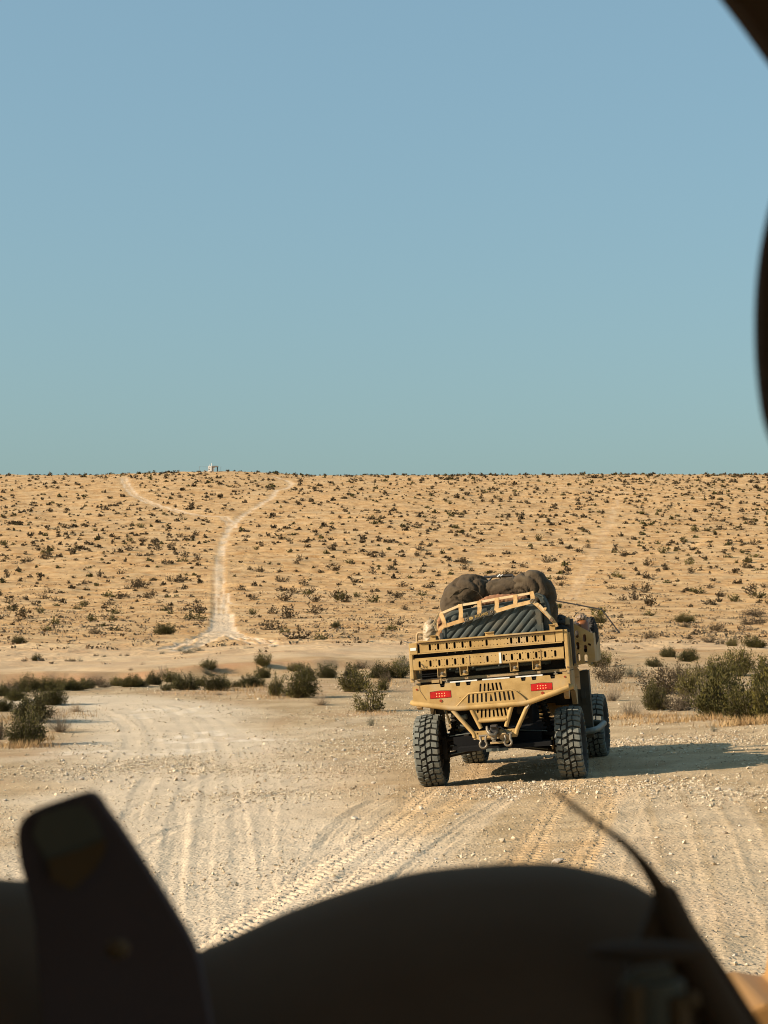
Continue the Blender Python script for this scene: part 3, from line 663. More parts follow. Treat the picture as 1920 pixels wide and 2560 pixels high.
# hitch cross member, pintle, shackles
xo = [(-.232, .628), (.283, .628), (.276, .575), (.236, .535), (-.150, .528), (-.205, .552)]
plate('hitch_plate', xo, [circ(-.17, .60, .010), circ(.205, .605, .008), circ(.12, .60, .006), circ(.245, .60, .006)], .014, M['tan'], veh, T(0, YB - .012, 0))
mb = MB(); mb.box((-.22, YB, .535), (.26, YB + .09, .622)); P(mb, 'cross_member', 'tan_dusty')
mb = MB(); mb.box((-.02, YB - .10, .585), (.075, YB - .016, .665), bev=.015); mb.box((-.012, YB - .12, .645), (.065, YB - .03, .69), bev=.012); mb.tube([(-.005, YB - .13, .672), (.06, YB - .13, .672)], .014, 8); hi = P(mb, 'tow_hitch', 'black')
mb = MB(); mb.tube([(-.055, YB - .06, .67), (-.045, YB - .11, .63), (-.015, YB - .13, .588), (.03, YB - .13, .575), (.05, YB - .10, .60)], [.014, .018, .022, .022, .014], 10); P(mb, 'hitch_hook', 'steel', hi)
mb = MB(); mb.tube([(.018, YB - .08, .585), (.018, YB - .08, .53)], .035, 12); mb.box((.0, YB - .12, .50), (.04, YB - .11, .525)); P(mb, 'hitch_pin', 'steel', hi)
mb = MB(); mb.box((-.03, YB - .07, .478), (.17, YB - .02, .502), bev=.006); P(mb, 'hitch_skid', 'tan')
def shackle(u, v):
    mb = MB(); pts = []
    for k in range(13):
        a = math.radians(50 + 260 * k / 12 + 90 - 0); pts.append((u + .040 * math.sin(math.radians(-140 + 280 * k / 12)), YB - .075, v - .040 * math.cos(math.radians(-140 + 280 * k / 12)) ))
    pts = [(u - .030, YB - .060, v + .090)] + pts[::1] + [(u + .030, YB - .060, v + .090)]
    mb.tube(pts, .013, 8); mb.tube([(u - .048, YB - .06, v + .092), (u + .048, YB - .06, v + .092)], .014, 8)
    return P(mb, 'shackle', 'steel')
shackle(-.105, .482); shackle(.170, .488)
mb = MB(); mb.tube([(.13, YB - .03, .56), (.13, YB - .055, .54)], .055, 14); mb.prism([(.08, .60), (.20, .60), (.19, .50), (.15, .47), (.10, .49)], 'y', YB - .03, YB - .015); P(mb, 'trailer_socket', 'tan_dusty')
mb = MB(); mb.tube([(.05, YB - .09, .66), (.10, YB - .09, .655), (.15, YB - .08, .61), (.16, YB - .07, .57)], .010, 7); P(mb, 'trailer_cable', 'black')
# underbody
mb = MB(); mb.box((-.50, -.25, .46), (.50, 3.6, .56)); mb.box((-.10, YB + .08, .47), (.16, .2, .60)); mb.box((-.42, YB + .22, .66), (.42, 0.35, 1.17)); P(mb, 'chassis', 'shade_black')  # black colour carries the shade behind the bumper
mb = MB(); mb.prism([(YB + .05, .41), (.5, .37), (3.2, .40), (3.6, .52), (3.2, .50), (YB + .05, .455)], 'x', -.42, .62); P(mb, 'skid_plate', 'shade_black')  # widened for a larger ground shadow, blackened as belly shade
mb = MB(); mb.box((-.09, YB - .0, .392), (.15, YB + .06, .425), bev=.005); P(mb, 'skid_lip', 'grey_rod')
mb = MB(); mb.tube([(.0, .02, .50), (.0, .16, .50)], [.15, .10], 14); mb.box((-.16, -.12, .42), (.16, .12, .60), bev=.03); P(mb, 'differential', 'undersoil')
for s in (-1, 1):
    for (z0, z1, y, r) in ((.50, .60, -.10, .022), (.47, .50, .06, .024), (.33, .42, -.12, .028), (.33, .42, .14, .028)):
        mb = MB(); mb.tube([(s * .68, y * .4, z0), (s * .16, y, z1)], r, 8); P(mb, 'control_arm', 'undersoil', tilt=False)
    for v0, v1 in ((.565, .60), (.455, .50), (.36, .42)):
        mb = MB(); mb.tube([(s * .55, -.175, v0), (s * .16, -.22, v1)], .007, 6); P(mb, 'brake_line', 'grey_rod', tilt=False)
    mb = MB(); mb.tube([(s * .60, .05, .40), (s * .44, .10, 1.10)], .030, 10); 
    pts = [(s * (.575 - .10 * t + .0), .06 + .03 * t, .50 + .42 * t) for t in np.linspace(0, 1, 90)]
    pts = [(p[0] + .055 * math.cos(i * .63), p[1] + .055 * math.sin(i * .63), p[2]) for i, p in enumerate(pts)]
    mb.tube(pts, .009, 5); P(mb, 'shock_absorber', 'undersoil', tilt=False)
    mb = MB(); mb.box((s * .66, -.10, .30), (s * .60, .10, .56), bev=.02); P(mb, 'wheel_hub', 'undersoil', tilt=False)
    for y in (-.16, .16):
        mb = MB(); mb.tube([(s * .68, WB + y * .3, .36), (s * .25, WB + y, .42)], .026, 8); P(mb, 'control_arm', 'undersoil', tilt=False)
    mb = MB(); mb.tube([(s * .62, WB, .45), (s * .45, WB + .05, 1.0)], .030, 8); P(mb, 'shock_absorber', 'undersoil', tilt=False)
# tan knuckle beside the left rear tyre, small tag above it
mb = MB(); mb.prism([(-.600, .880), (-.560, .872), (-.545, .80), (-.522, .72), (-.515, .66), (-.530, .66), (-.548, .74), (-.565, .81)], 'y', -.24, -.20); P(mb, 'knuckle_guard', 'tan', tilt=False)
mb = MB(); mb.tube([(-.665, -.36, .90), (-.66, -.36, .915)], .02, 6); mb.tube([(-.668, -.36, .915), (-.685, -.36, .83)], .009, 5); P(mb, 'breather_hose', 'undersoil')
mb = MB(); mb.box((-.565, -.32, .83), (-.548, -.30, .925)); P(mb, 'frame_tab', 'grey_rod')
mb = MB(); mb.box((.600, -.26, .36), (.622, -.20, .50), bev=.01); P(mb, 'knuckle_guard', 'tan', tilt=False)
mb = MB(); mb.tube([(.29, YB + .16, .82), (.36, YB + .12, .80)], [.05, .045], 12); mb.tube([(.25, YB + .18, .70), (.38, YB + .2, .74)], .018, 8); P(mb, 'muffler', 'undersoil')
mb = MB(); mb.tube([(-.36, YB + .16, .78), (-.30, YB + .15, .79)], .03, 10); mb.tube([(-.38, YB + .12, .70), (-.31, YB + .12, .68)], .012, 6); P(mb, 'fuel_filter', 'grey_rod')
# cargo bed
mb = MB(); mb.box((-.84, YT + .10, 1.205), (.84, 1.0, 1.235)); P(mb, 'bed_floor', 'tan_dusty')
for s in (-1, 1):
    sh = [slot(.15 + .28 * k, 1.44, .05, .12) for k in range(5)] + [slot(.29 + .28 * k, 1.34, .03, .07) for k in range(4)]
    plate('bed_side', [(0, 1.24), (1.50, 1.24), (1.50, 1.56), (.9, 1.62), (0, 1.64)], sh, .012, M['tan'], veh, T(s * .850, YT + .06, 0) @ Matrix.Rotation(math.pi / 2, 4, 'Z'))
    mb = MB(); mb.prism([(-.45, 1.20), (-.46, .93), (-.38, .90), (-.30, .99), (0, 1.00), (.32, .96), (.48, .80), (.56, .80), (.62, 1.20)], 'x', s * .855, s * .80); P(mb, 'fender', 'tan_dusty')
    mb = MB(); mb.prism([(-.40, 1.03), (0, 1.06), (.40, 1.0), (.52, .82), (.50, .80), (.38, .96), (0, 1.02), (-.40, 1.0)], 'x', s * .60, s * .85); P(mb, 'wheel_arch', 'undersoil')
# side plates right of the bumper (hinge stack and corner)
mb = MB(); mb.prism([(.893, 1.255), (.950, 1.205), (.948, .985), (.915, .985), (.908, 1.06), (.895, 1.00)], 'y', -.05, -.035); mb.box((.895, -.07, 1.235), (.945, -.035, 1.25)); P(mb, 'side_bracket', 'tan_dusty')
for k in range(4):
    mb = MB(); mb.box((.897 + .013 * k, -.055, 1.235), (.904 + .013 * k, -.045, 1.275)); P(mb, 'hinge_tab', 'tan')
for v in (1.20, 1.12):
    mb = MB(); mb.box((.90, -.053, v), (.945, -.049, v + .004)); P(mb, 'seam', 'black')
# dark post and right side rack plate
mb = MB(); mb.box((.875, .02, 1.25), (.915, .07, 1.78), bev=.008); P(mb, 'rack_post', 'black')
mb = MB(); mb.tube([(.845, .10, 1.72), (.850, .10, 1.80)], .028, 10); P(mb, 'rack_stub', 'tan_dusty')
ro = [(.842, 1.240), (1.06, 1.262), (1.092, 1.285), (1.094, 1.590), (.845, 1.745)]
rh = [slot(u, v, .037, .088) for u, v in ((.905, 1.600), (.990, 1.548), (.905, 1.465), (.990, 1.425), (.905, 1.335), (.990, 1.315))]
rh += [[(1.02, 1.47), (1.05, 1.45), (1.06, 1.47), (1.03, 1.49)], slot(.86, 1.42, .02, .05), slot(.86, 1.33, .02, .06)]
plate('side_rack_plate', ro, rh, .012, M['tan'], veh, T(0, .50, 0))
mb = MB(); mb.box((1.082, .505, 1.275), (1.094, 1.35, 1.60)); P(mb, 'rack_side', 'tan_dusty')
mb = MB(); mb.box((.86, .508, 1.262), (1.08, 1.34, 1.274)); P(mb, 'rack_floor', 'tan_dusty')
mb = MB(); mb.box((1.045, .485, 1.24), (1.06, .495, 1.262)); P(mb, 'rack_bolt', 'steel')
# rear quarter panel and cab body
mb = MB(); mb.prism([(.82, 1.17), (1.30, 1.17), (1.55, .95), (1.55, .42), (1.10, .42), (.95, .62), (.80, .85)], 'x', .875, .925); mb.prism([(.80, 1.17), (1.0, 1.17), (1.04, .60), (1.0, .38), (.94, .38), (.90, .60), (.82, .88)], 'x', .72, .975); P(mb, 'mud_guard', 'guard')
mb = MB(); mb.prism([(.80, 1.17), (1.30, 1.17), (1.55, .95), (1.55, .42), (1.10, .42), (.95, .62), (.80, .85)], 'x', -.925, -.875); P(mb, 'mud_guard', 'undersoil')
for s in (-1, 1):
    mb = MB(); mb.tube([(s * .80, .72, .46), (s * .95, .70, .47), (s * .985, .78, .47), (s * .985, 1.4, .45), (s * .97, 2.6, .45), (s * .80, 2.75, .46)], .038, 10); P(mb, 'side_step', 'grey_rod')
    mb = MB(); mb.prism([(1.3, .34), (2.75, .34), (2.85, .75), (2.9, 1.02), (1.3, 1.0)], 'x', s * .76, s * .73); P(mb, 'door_panel', 'tan')  # lower edge dropped to enlarge the shadow under the body
    mb = MB(); mb.prism([(2.78, 1.02), (2.82, .85), (2.95, .98), (3.31, 1.0), (3.68, .95), (3.84, .70), (3.90, .72), (3.86, 1.0), (3.4, 1.12)], 'x', s * .70, s * .50); P(mb, 'front_fender', 'tan')
    # roll cage
    mb = MB(); mb.tube([(s * .78, .98, 1.2), (s * .72, 1.0, 1.70), (s * .60, 1.02, 1.80), (s * .56, 2.2, 1.80), (s * .62, 2.9, 1.15)], .028, 10); P(mb, 'roll_cage_tube', 'tan')
    for y in (1.35, 2.05):
        mb = MB(); mb.box((s * .58, y, .80), (s * .12, y + .46, .92), bev=.04); mb.box((s * .58, y - .08, .90), (s * .12, y + .04, 1.45), bev=.04); P(mb, 'seat', 'seat')
for y, z in ((1.02, 1.80), (2.2, 1.80)):
    mb = MB(); mb.tube([(-.58, y, z), (.58, y, z)], .026, 8); P(mb, 'roll_cage_tube', 'tan')
mb = MB(); mb.prism([(2.85, 1.02), (3.7, .98), (3.95, .80), (3.95, .55), (2.85, .55)], 'x', -.60, .60, bev=.03); P(mb, 'hood', 'tan')
mb = MB(); mb.box((-.80, 1.25, .35), (.80, 2.85, .52)); mb.box((-.80, .62, .36), (.62, 1.24, .50)); P(mb, 'cab_floor', 'shade_black')  # low black boxes shaped to fill out the shadow under the body
mb = MB(); mb.prism([(2.62, 1.0), (2.84, 1.1), (2.84, .8), (2.70, .8)], 'x', -.78, .78); P(mb, 'dashboard', 'black')
mb = MB(); mb.tube([(-.35 + .18 * math.cos(a), 2.5 - .07 * math.sin(a), 1.08 + .165 * math.sin(a)) for a in np.linspace(0, 2 * math.pi, 25)], .014, 8, cap=False); mb.tube([(-.35, 2.5, 1.08), (-.35, 2.68, 1.0)], .02, 8); P(mb, 'steering_wheel', 'black')
for s in (-1, 1):
    mb = MB(); mb.tube([(s * .45, 3.94, .80), (s * .45, 3.97, .80)], .07, 14); P(mb, 'headlight', 'white')
mb = MB(); mb.tube([(-.18, .60, 2.350), (-.04, .60, 2.352), (.205, .60, 2.343)], .015, 8); P(mb, 'cargo_frame_bar', 'black')
mb = MB(); mb.tube([(-.19, .60, 2.32), (-.10, .60, 2.28)], .012, 6); mb.tube([(-.05, .60, 2.345), (-.10, .60, 2.29), (-.16, .60, 2.24)], .014, 6)
mb.tube([(-.18, .60, 2.35), (-.20, .62, 1.8), (-.20, .62, 1.24)], .018, 6); mb.tube([(.205, .60, 2.343), (.21, .62, 1.8), (.21, .62, 1.24)], .018, 6); P(mb, 'cargo_frame_brace', 'black')
mb = MB(); mb.tube([(.02, .57, 2.342), (.055, .57, 2.368)], .009, 6); mb.tube([(.055, .57, 2.346), (.085, .57, 2.362)], .007, 6); P(mb, 'buckle', 'white')
# loop bracket at the left corner
mb = MB(); mb.tube([(-.835, -.30, 1.60), (-.826, -.30, 1.74), (-.812, -.30, 1.762), (-.755, -.30, 1.762), (-.742, -.30, 1.745), (-.735, -.30, 1.60)], .013, 8); P(mb, 'loop_bracket', 'tan_dusty')
mb = MB(); mb.tube([(-.882, -.42, 1.655), (-.93, -.40, 1.672), (-.965, -.38, 1.685)], .004, 5); P(mb, 'wire_end', 'black')
for u0, u1, v in ((-.640, -.580, 1.712), (-.02, .080, 1.700), (.700, .760, 1.725)):
    mb = MB(); mb.box((u0, YT + .01, 1.6685), (u1, YT + .03, v)); mb.box((u0 - .004, YT - .01, v), (u1 + .004, YT + .032, v + .008)); P(mb, 'tie_down_tab', 'tan')

# ------------------------------------------------------------------ things riding on it
def on_vehicle(name, label, cat, base, group=None):
    b3 = Vector((base[0], base[1], base[2] + TILT * base[0]))
    return tag(empty(name, VM @ T(*b3)), label, cat, group), tuple(b3)
def PB(mb, name, m, root, off, smooth=None): return mb.build(name, M[m], root, off=off, tilt=True, smooth=smooth)

case, co = on_vehicle('storage_case', 'big grey ribbed plastic case strapped above the tailgate', 'case', (.03, -.2, 1.236))
cp = [(-.545, 1.30), (.612, 1.30), (.616, 1.86), (.600, 1.93), (.560, 2.00), (.480, 2.045), (-.40, 1.975), (-.465, 1.94), (-.520, 1.82)]
mb = MB(); mb.prism(cp, 'y', -.40, .12, bev=.018); PB(mb, 'case_shell', 'case', case, co)
mb = MB(); mb.prism([(.600, 1.29), (.665, 1.30), (.690, 1.80), (.680, 1.96), (.640, 2.06), (.575, 2.095), (.52, 2.085), (.59, 2.03), (.618, 1.95), (.622, 1.85)], 'y', -.34, .10, bev=.01); PB(mb, 'case_lid', 'case', case, co)
mb = MB(); mb.tube([(.56, -.36, 2.09), (.63, -.365, 2.06), (.668, -.37, 1.97), (.680, -.37, 1.86)], .012, 8); PB(mb, 'lid_rim', 'case', case, co)
# diagonal ribs, clipped to the face
def clip(p, d, poly):
    ts = []; n = len(poly)
    for i in range(n):
        a, b = Vector(poly[i]), Vector(poly[(i + 1) % n]); e = b - a; den = d.x * e.y - d.y * e.x
        if abs(den) < 1e-9: continue
        q = a - p; t = (q.x * e.y - q.y * e.x) / den; s = (q.x * d.y - q.y * d.x) / den
        if 0 <= s <= 1: ts.append(t)
    return (min(ts), max(ts)) if len(ts) > 1 else None
inn = [(-.51, 1.33), (.555, 1.33), (.558, 1.92), (.50, 1.985), (.42, 2.01), (-.38, 1.945), (-.43, 1.92), (-.485, 1.82)]
dd = Vector((math.cos(R_(47)), math.sin(R_(47))))
for k in range(17):
    p = Vector((-1.02 + k * .098, 1.30)); r_ = clip(p, dd, inn)
    if r_ and r_[1] - r_[0] > .10:
        a = p + dd * (r_[0] + .03); b = p + dd * (r_[1] - .03)
        mb = MB(); L_ = (b - a).length
        s_prof = [(0, 0), (.02, .022), (L_ - .02, .022), (L_, 0)]
        n_ = Vector((-dd.y, dd.x)); hw = .0315
        V = []
        for t, hgt in ((0, 0), (.03, 1), (L_ - .03, 1), (L_, 0)):
            c = a + dd * t
            for q, hh in ((-hw, 0), (-hw * .82, .012), (-hw * .4, .017), (hw * .4, .017), (hw * .82, .012), (hw, 0)):
                V.append((c.x + n_.x * q * (.7 if hgt == 0 else 1), -.399 - hh * hgt, c.y + n_.y * q * (.7 if hgt == 0 else 1)))
        Fc = []
        for i in range(3):
            for j in range(5): Fc.append((i * 6 + j, i * 6 + j + 1, (i + 1) * 6 + j + 1, (i + 1) * 6 + j))
        mb.add(V, Fc, True); PB(mb, 'rib', 'case', case, co)
mb = MB(); mb.box((-.545, -.405, 1.295), (-.515, -.39, 1.74)); PB(mb, 'case_edge', 'case_dark', case, co)
mb = MB(); mb.box((.605, -.41, 1.30), (.622, -.395, 1.76)); PB(mb, 'case_hinge', 'case', case, co)

# cargo net
net, no = on_vehicle('cargo_net', 'tan webbing cargo net with dark name tag across the grey case', 'cargo net', (.0, -.48, 1.66))
Uy = -.445
mb = MB(); mb.ribbon([(-.545, Uy, 1.945), (-.46, Uy, 1.975), (-.287, Uy, 2.030), (-.072, Uy, 2.048), (.128, Uy, 2.066), (.297, Uy, 2.080), (.50, Uy, 2.096)], .026); PB(mb, 'strap', 'strap_light', net, no)
mb = MB(); mb.ribbon([(-.575, Uy, 1.715), (-.540, Uy, 1.775), (-.50, Uy, 1.808), (-.36, Uy - .005, 1.842), (-.23, Uy - .005, 1.867), (.08, Uy - .006, 1.925), (.295, Uy - .005, 1.970), (.50, Uy, 2.00)], .042); PB(mb, 'strap', 'strap', net, no)
for u0, v0, u1, v1 in ((-.512, 1.960, -.475, 1.800), (-.285, 2.045, -.295, 1.845), (-.070, 2.062, -.085, 1.885), (.128, 2.080, .112, 1.925), (.335, 2.095, .325, 1.965), (.520, 2.115, .528, 2.0)):
    um = (u0 + u1) / 2; mb = MB(); mb.ribbon([(u0, Uy - .004, v0), (um + .008, Uy - .007, (v0 + v1) / 2), (u1, Uy - .004, v1)], .046); PB(mb, 'strap', 'strap', net, no)
mb = MB(); mb.ribbon([(-.525, Uy, 1.965), (-.565, Uy - .01, 1.90), (-.598, Uy - .01, 1.850), (-.578, Uy - .005, 1.80), (-.570, Uy - .005, 1.77)], .026, normal=(.6, -1, .1)); PB(mb, 'strap', 'strap_light', net, no)
mb = MB(); mb.ribbon([(-.545, Uy, 1.945), (-.570, Uy, 1.905), (-.560, Uy, 1.84), (-.565, Uy, 1.76), (-.60, Uy, 1.70), (-.66, Uy, 1.675)], .014); PB(mb, 'strap', 'tan_dark' if False else 'strap', net, no)
mb = MB(); mb.ribbon([(.535, Uy - .01, 2.00), (.585, Uy - .02, 1.955), (.640, Uy - .02, 1.890), (.690, Uy - .015, 1.835), (.738, Uy - .01, 1.775)], .046, normal=(.35, -1, .35)); PB(mb, 'strap', 'strap', net, no)
mb = MB(); mb.ribbon([(.60, Uy - .024, 1.955), (.655, Uy - .03, 1.885), (.715, Uy - .025, 1.80)], .030, normal=(.1, -1, .6)); PB(mb, 'strap', 'strap_light', net, no)
mb = MB(); mb.ribbon([(.738, Uy - .01, 1.775), (.762, Uy - .01, 1.735), (.775, Uy - .01, 1.70)], .040, normal=(.3, -1, 0)); PB(mb, 'strap', 'strap', net, no)
mb = MB(); mb.tube([(.655, Uy - .035, 1.915), (.675, Uy - .035, 1.905)], .018, 8); PB(mb, 'strap_knot', 'strap', net, no)
mb = MB(); mb.box((.70, Uy - .03, 1.765), (.745, Uy - .016, 1.80), rot=Matrix.Rotation(R_(50), 4, 'Y'), bev=.004); PB(mb, 'strap_buckle', 'tan_dark', net, no)
mb = MB(); mb.tube([(.530 + .030 * math.cos(a), Uy - .018, 2.005 + .024 * math.sin(a)) for a in np.linspace(0, 2 * math.pi, 17)], .006, 6, cap=False); mb.box((.522, Uy - .03, 1.978), (.532, Uy - .016, 2.034), rot=Matrix.Rotation(R_(40), 4, 'Y')); PB(mb, 'ring_buckle', 'steel', net, no)
# dark tag with lettering
ta = math.atan2(.062, .301); tm = T(-.078, Uy - .016, 1.8955) @ Matrix.Rotation(-ta, 4, 'Y')
def capsule(hw, hh, n=8, waist=0.0):
    pts = []
    for s_ in (1, -1):
        for k in range(n + 1):
            a = -math.pi / 2 + math.pi * k / n; pts.append((s_ * (hw + hh * math.cos(a)), s_ * hh * math.sin(a)))
        pts.append((s_ * hw * .35, s_ * (hh - waist))); pts.append((-s_ * hw * .35, s_ * (hh - waist)))
    return pts
tg = plate('name_tag', capsule(.150, .028, waist=.004), [circ(-.148, 0, .011, 10), circ(.148, 0, .011, 10)], .010, M['tag'], net, tm, off=no)
for s in (-1, 1):
    mb = MB(); mb.tube([(s * .148 + .013 * math.cos(a), -.007, .013 * math.sin(a)) for a in np.linspace(0, 2 * math.pi, 15)], .004, 6, cap=False)
    mb.v = [tuple(tm @ Vector(p)) for p in mb.v]; PB(mb, 'grommet', 'steel', tg, no)
def text_mesh(txt, size, depth=.0015):
    cu = bpy.data.curves.new('t', 'FONT'); cu.body = txt; cu.size = size; cu.extrude = depth; cu.align_x = 'CENTER'; cu.align_y = 'CENTER'; cu.offset = size * .012
    ob = bpy.data.objects.new('t', cu); me = bpy.data.meshes.new_from_object(ob); bpy.data.objects.remove(ob); bpy.data.curves.remove(cu); return me
tme = text_mesh('POLARIS', .040); tme.transform(T(.026, -.0075, .001) @ Matrix.Rotation(math.pi / 2, 4, 'X')); tme.transform(tm)
tme.transform(Matrix(((1, 0, 0, 0), (0, 1, 0, 0), (TILT, 0, 1, 0), (0, 0, 0, 1)))); tme.transform(Matrix.Translation(-Vector(no)))
tme.materials.append(M['gold']); link('lettering', tme, tg)
star = []
for k in range(16):
    a = k * math.pi / 8; r_ = (.010 if k % 4 == 0 else .0032 if k % 2 else .0045); star.append((-.096 + r_ * math.cos(a) * 1.2, r_ * math.sin(a)))
plate('emblem', [(-.096 + .024 * math.cos(a), .016 * math.sin(a)) for a in np.linspace(0, 2 * math.pi, 18, endpoint=False)], [star], .002, M['gold'], tg, tm @ T(0, -.0065, 0), off=no)

# soft bags: thick draped tubes with real folds across them
def fold_tube(path, rad, seed, nl=90, nc=48, squash=(1, 1, 1), fold=.03, freq=9):
    P_ = smooth_poly(np.array([p[:3] for p in path]), 24); rad_ = np.interp(np.linspace(0, 1, len(P_)), np.linspace(0, 1, len(rad)), rad)
    V = []; n = len(P_); prev = None; rs = np.random.default_rng(seed); S = seed
    for i in range(n):
        d = Vector(P_[min(i + 1, n - 1)] - P_[max(i - 1, 0)]).normalized()
        a = d.cross(Vector((0, 1, 0))).normalized() if prev is None else (prev - d * prev.dot(d)).normalized(); prev = a; b = d.cross(a)
        t = i / (n - 1); end = max(1e-3, math.sqrt(max(0, 1 - (2 * t - 1) ** 6)))
        for k in range(nc):
            th_ = 2 * math.pi * k / nc; x = np.array([math.cos(th_) * 1.3 + 3.7]); y = np.array([math.sin(th_) * 1.3 + 1.7])
            wob = float(vn(x + t * 3, y + t * 2, S)[0]) * 2
            ph = t * freq + .9 * wob + .55 * math.sin(th_ + S)
            rg = 1.35 * (1 - abs(math.sin(math.pi * ph))) ** 2.6 + .5 * (1 - abs(math.sin(math.pi * (ph * .53 + .8 * wob + .3 * math.cos(2 * th_ + S))))) ** 3
            amp = fold * (.4 + .9 * max(0, float(vn(x * 1.4 + t * 6, y * 1.4, S + 5)[0]) + .35))
            rr_ = rad_[i] * end * (1 + .22 * wob * .5) - amp * rg * 1.5 + .015 * float(vn(x * 5 + t * 30, y * 5, S + 9)[0])
            q = (a * math.cos(th_) + b * math.sin(th_)) * max(rr_, .005)
            V.append(Vector(P_[i]) + Vector((q.x * squash[0], q.y * squash[1], q.z * squash[2])))
    Fc = []
    for i in range(n - 1):
        for k in range(nc): Fc.append((i * nc + k, i * nc + (k + 1) % nc, (i + 1) * nc + (k + 1) % nc, (i + 1) * nc + k))
    mb = MB(); mb.add(V, Fc, True); mb.add(V[:nc], [tuple(range(nc))[::-1]]); mb.add(V[-nc:], [tuple(range(nc))]); return mb
b1, o1 = on_vehicle('duffel_bag', 'dark brown rumpled bag slumped at the left of the load, peak of folds on top', 'bag', (-.34, 0, 1.9), 'dark canvas bags piled on the cargo')
mb = fold_tube([(-.02, .1, 1.98), (-.10, .05, 2.14), (-.24, 0, 2.19), (-.38, 0, 2.10), (-.44, -.02, 1.92), (-.46, -.02, 1.72)], [.10, .17, .19, .19, .155, .12], 3, fold=.024, freq=6.5); PB(mb, 'canvas_body', 'bag', b1, o1)
mb = MB(); mb.tube([(-.44, -.17, 2.13), (-.36, -.20, 2.20), (-.24, -.20, 2.23), (-.12, -.17, 2.17), (-.06, -.14, 2.08)], .006, 6); PB(mb, 'seam_cord', 'bag', b1, o1)
b2, o2 = on_vehicle('duffel_bag', 'low brown bag lying flat in the middle between two taller bags', 'bag', (.16, 0, 1.95), 'dark canvas bags piled on the cargo')
mb = fold_tube([(-.13, 0, 2.10), (.02, 0, 2.17), (.22, 0, 2.18), (.42, 0, 2.14), (.52, 0, 2.08)], [.07, .12, .13, .12, .10], 11, fold=.012, freq=4); PB(mb, 'canvas_body', 'bag', b2, o2)
b3, o3 = on_vehicle('duffel_bag', 'tall brown bag folded over the right end of the load with arched creases', 'bag', (.60, 0, 1.8), 'dark canvas bags piled on the cargo')
mb = fold_tube([(.30, .04, 2.02), (.36, .02, 2.16), (.47, 0, 2.20), (.575, 0, 2.12), (.605, 0, 1.98), (.62, 0, 1.80), (.63, 0, 1.55)], [.10, .15, .165, .155, .15, .14, .12], 8, fold=.021, freq=6.5, squash=(1, 1.1, 1)); PB(mb, 'canvas_body', 'bag', b3, o3)
b4, o4 = on_vehicle('canvas_roll', 'rust brown cloth roll showing under the middle bag', 'cloth roll', (.12, -.1, 1.95))
mb = fold_tube([(-.14, -.14, 2.03), (.02, -.14, 2.06), (.25, -.14, 2.06), (.45, -.14, 2.05)], [.04, .055, .055, .04], 15, fold=.006, freq=3, nc=24); PB(mb, 'cloth_body', 'rust_cloth', b4, o4)
b5, o5 = on_vehicle('cloth_bundle', 'rust cloth bundle poking out at the left below the rumpled bag', 'cloth', (-.50, 0, 1.75))
mb = fold_tube([(-.575, .02, 1.70), (-.590, .02, 1.85), (-.560, .02, 1.99)], [.05, .06, .05], 17, fold=.008, freq=3, nc=24); PB(mb, 'cloth_body', 'rust_cloth', b5, o5)
b6, o6 = on_vehicle('water_bag', 'crumpled pale clear plastic water bag at the left corner of the bed', 'water bag', (-.67, -.3, 1.25))
mb = fold_tube([(-.665, -.3, 1.55), (-.672, -.3, 1.68), (-.665, -.3, 1.80), (-.655, -.3, 1.905)], [.085, .09, .085, .062], 21, fold=.010, freq=2.3, nc=32); PB(mb, 'bag_skin', 'clear', b6, o6)
b7, o7 = on_vehicle('pouch', 'black cloth pouch strapped on the side rack beside the amber bottle', 'pouch', (.98, .8, 1.28))
mb = fold_tube([(.92, .92, 1.35), (.93, .92, 1.52), (.945, .92, 1.70), (.93, .92, 1.80)], [.13, .145, .13, .08], 25, fold=.015, freq=4, nc=32); PB(mb, 'pouch_body', 'black_cloth', b7, o7)
mb = fold_tube([(1.075, .80, 1.45), (1.085, .80, 1.60), (1.06, .80, 1.74), (1.055, .8, 1.79)], [.04, .05, .045, .03], 27, fold=.012, freq=4, nc=24); PB(mb, 'pouch_flap', 'black_cloth', b7, o7)
mb = MB(); mb.ribbon([(.86, .76, 1.80), (.90, .74, 1.842), (.955, .74, 1.835), (1.01, .74, 1.80)], .02, .006, normal=(0, 0, 1)); PB(mb, 'carry_strap', 'black_cloth', b7, o7)
b7b, o7b = on_vehicle('equipment_bag', 'dark bag squeezed between the tall bag and the side rack', 'bag', (.76, .2, 1.25))
mb = fold_tube([(.74, .25, 1.40), (.755, .25, 1.60), (.76, .25, 1.74), (.74, .25, 1.84)], [.11, .115, .095, .055], 29, fold=.02, freq=5, nc=32); PB(mb, 'bag_body', 'black_cloth', b7b, o7b)
b8, o8 = on_vehicle('amber_bottle', 'orange brown bottle wedged on the right side rack', 'bottle', (.965, .62, 1.3))
mb = MB(); mb.tube([(.962, .64, 1.42), (.962, .64, 1.72), (.958, .64, 1.745), (.955, .64, 1.76)], [.078, .078, .066, .03], 16); PB(mb, 'bottle_body', 'amber', b8, o8)
mb = fold_tube([(.89, .64, 1.755), (.955, .62, 1.785), (1.015, .64, 1.76)], [.03, .045, .03], 31, fold=.012, freq=4, nc=20); PB(mb, 'plastic_wrap', 'bottlecap', b8, o8)
an, oa = on_vehicle('whip_antenna', 'thin black whip antenna folded over at the right, tip pointing down', 'antenna', (.60, .8, 1.9))
mb = MB(); mb.tube([(.62, .8, 2.018), (.80, .8, 1.972), (1.00, .8, 1.915), (1.187, .8, 1.862), (1.21, .8, 1.83), (1.33, .8, 1.64), (1.374, .8, 1.572)], [.010, .009, .009, .009, .008, .009, .012], 6); PB(mb, 'whip_rod', 'black', an, oa)
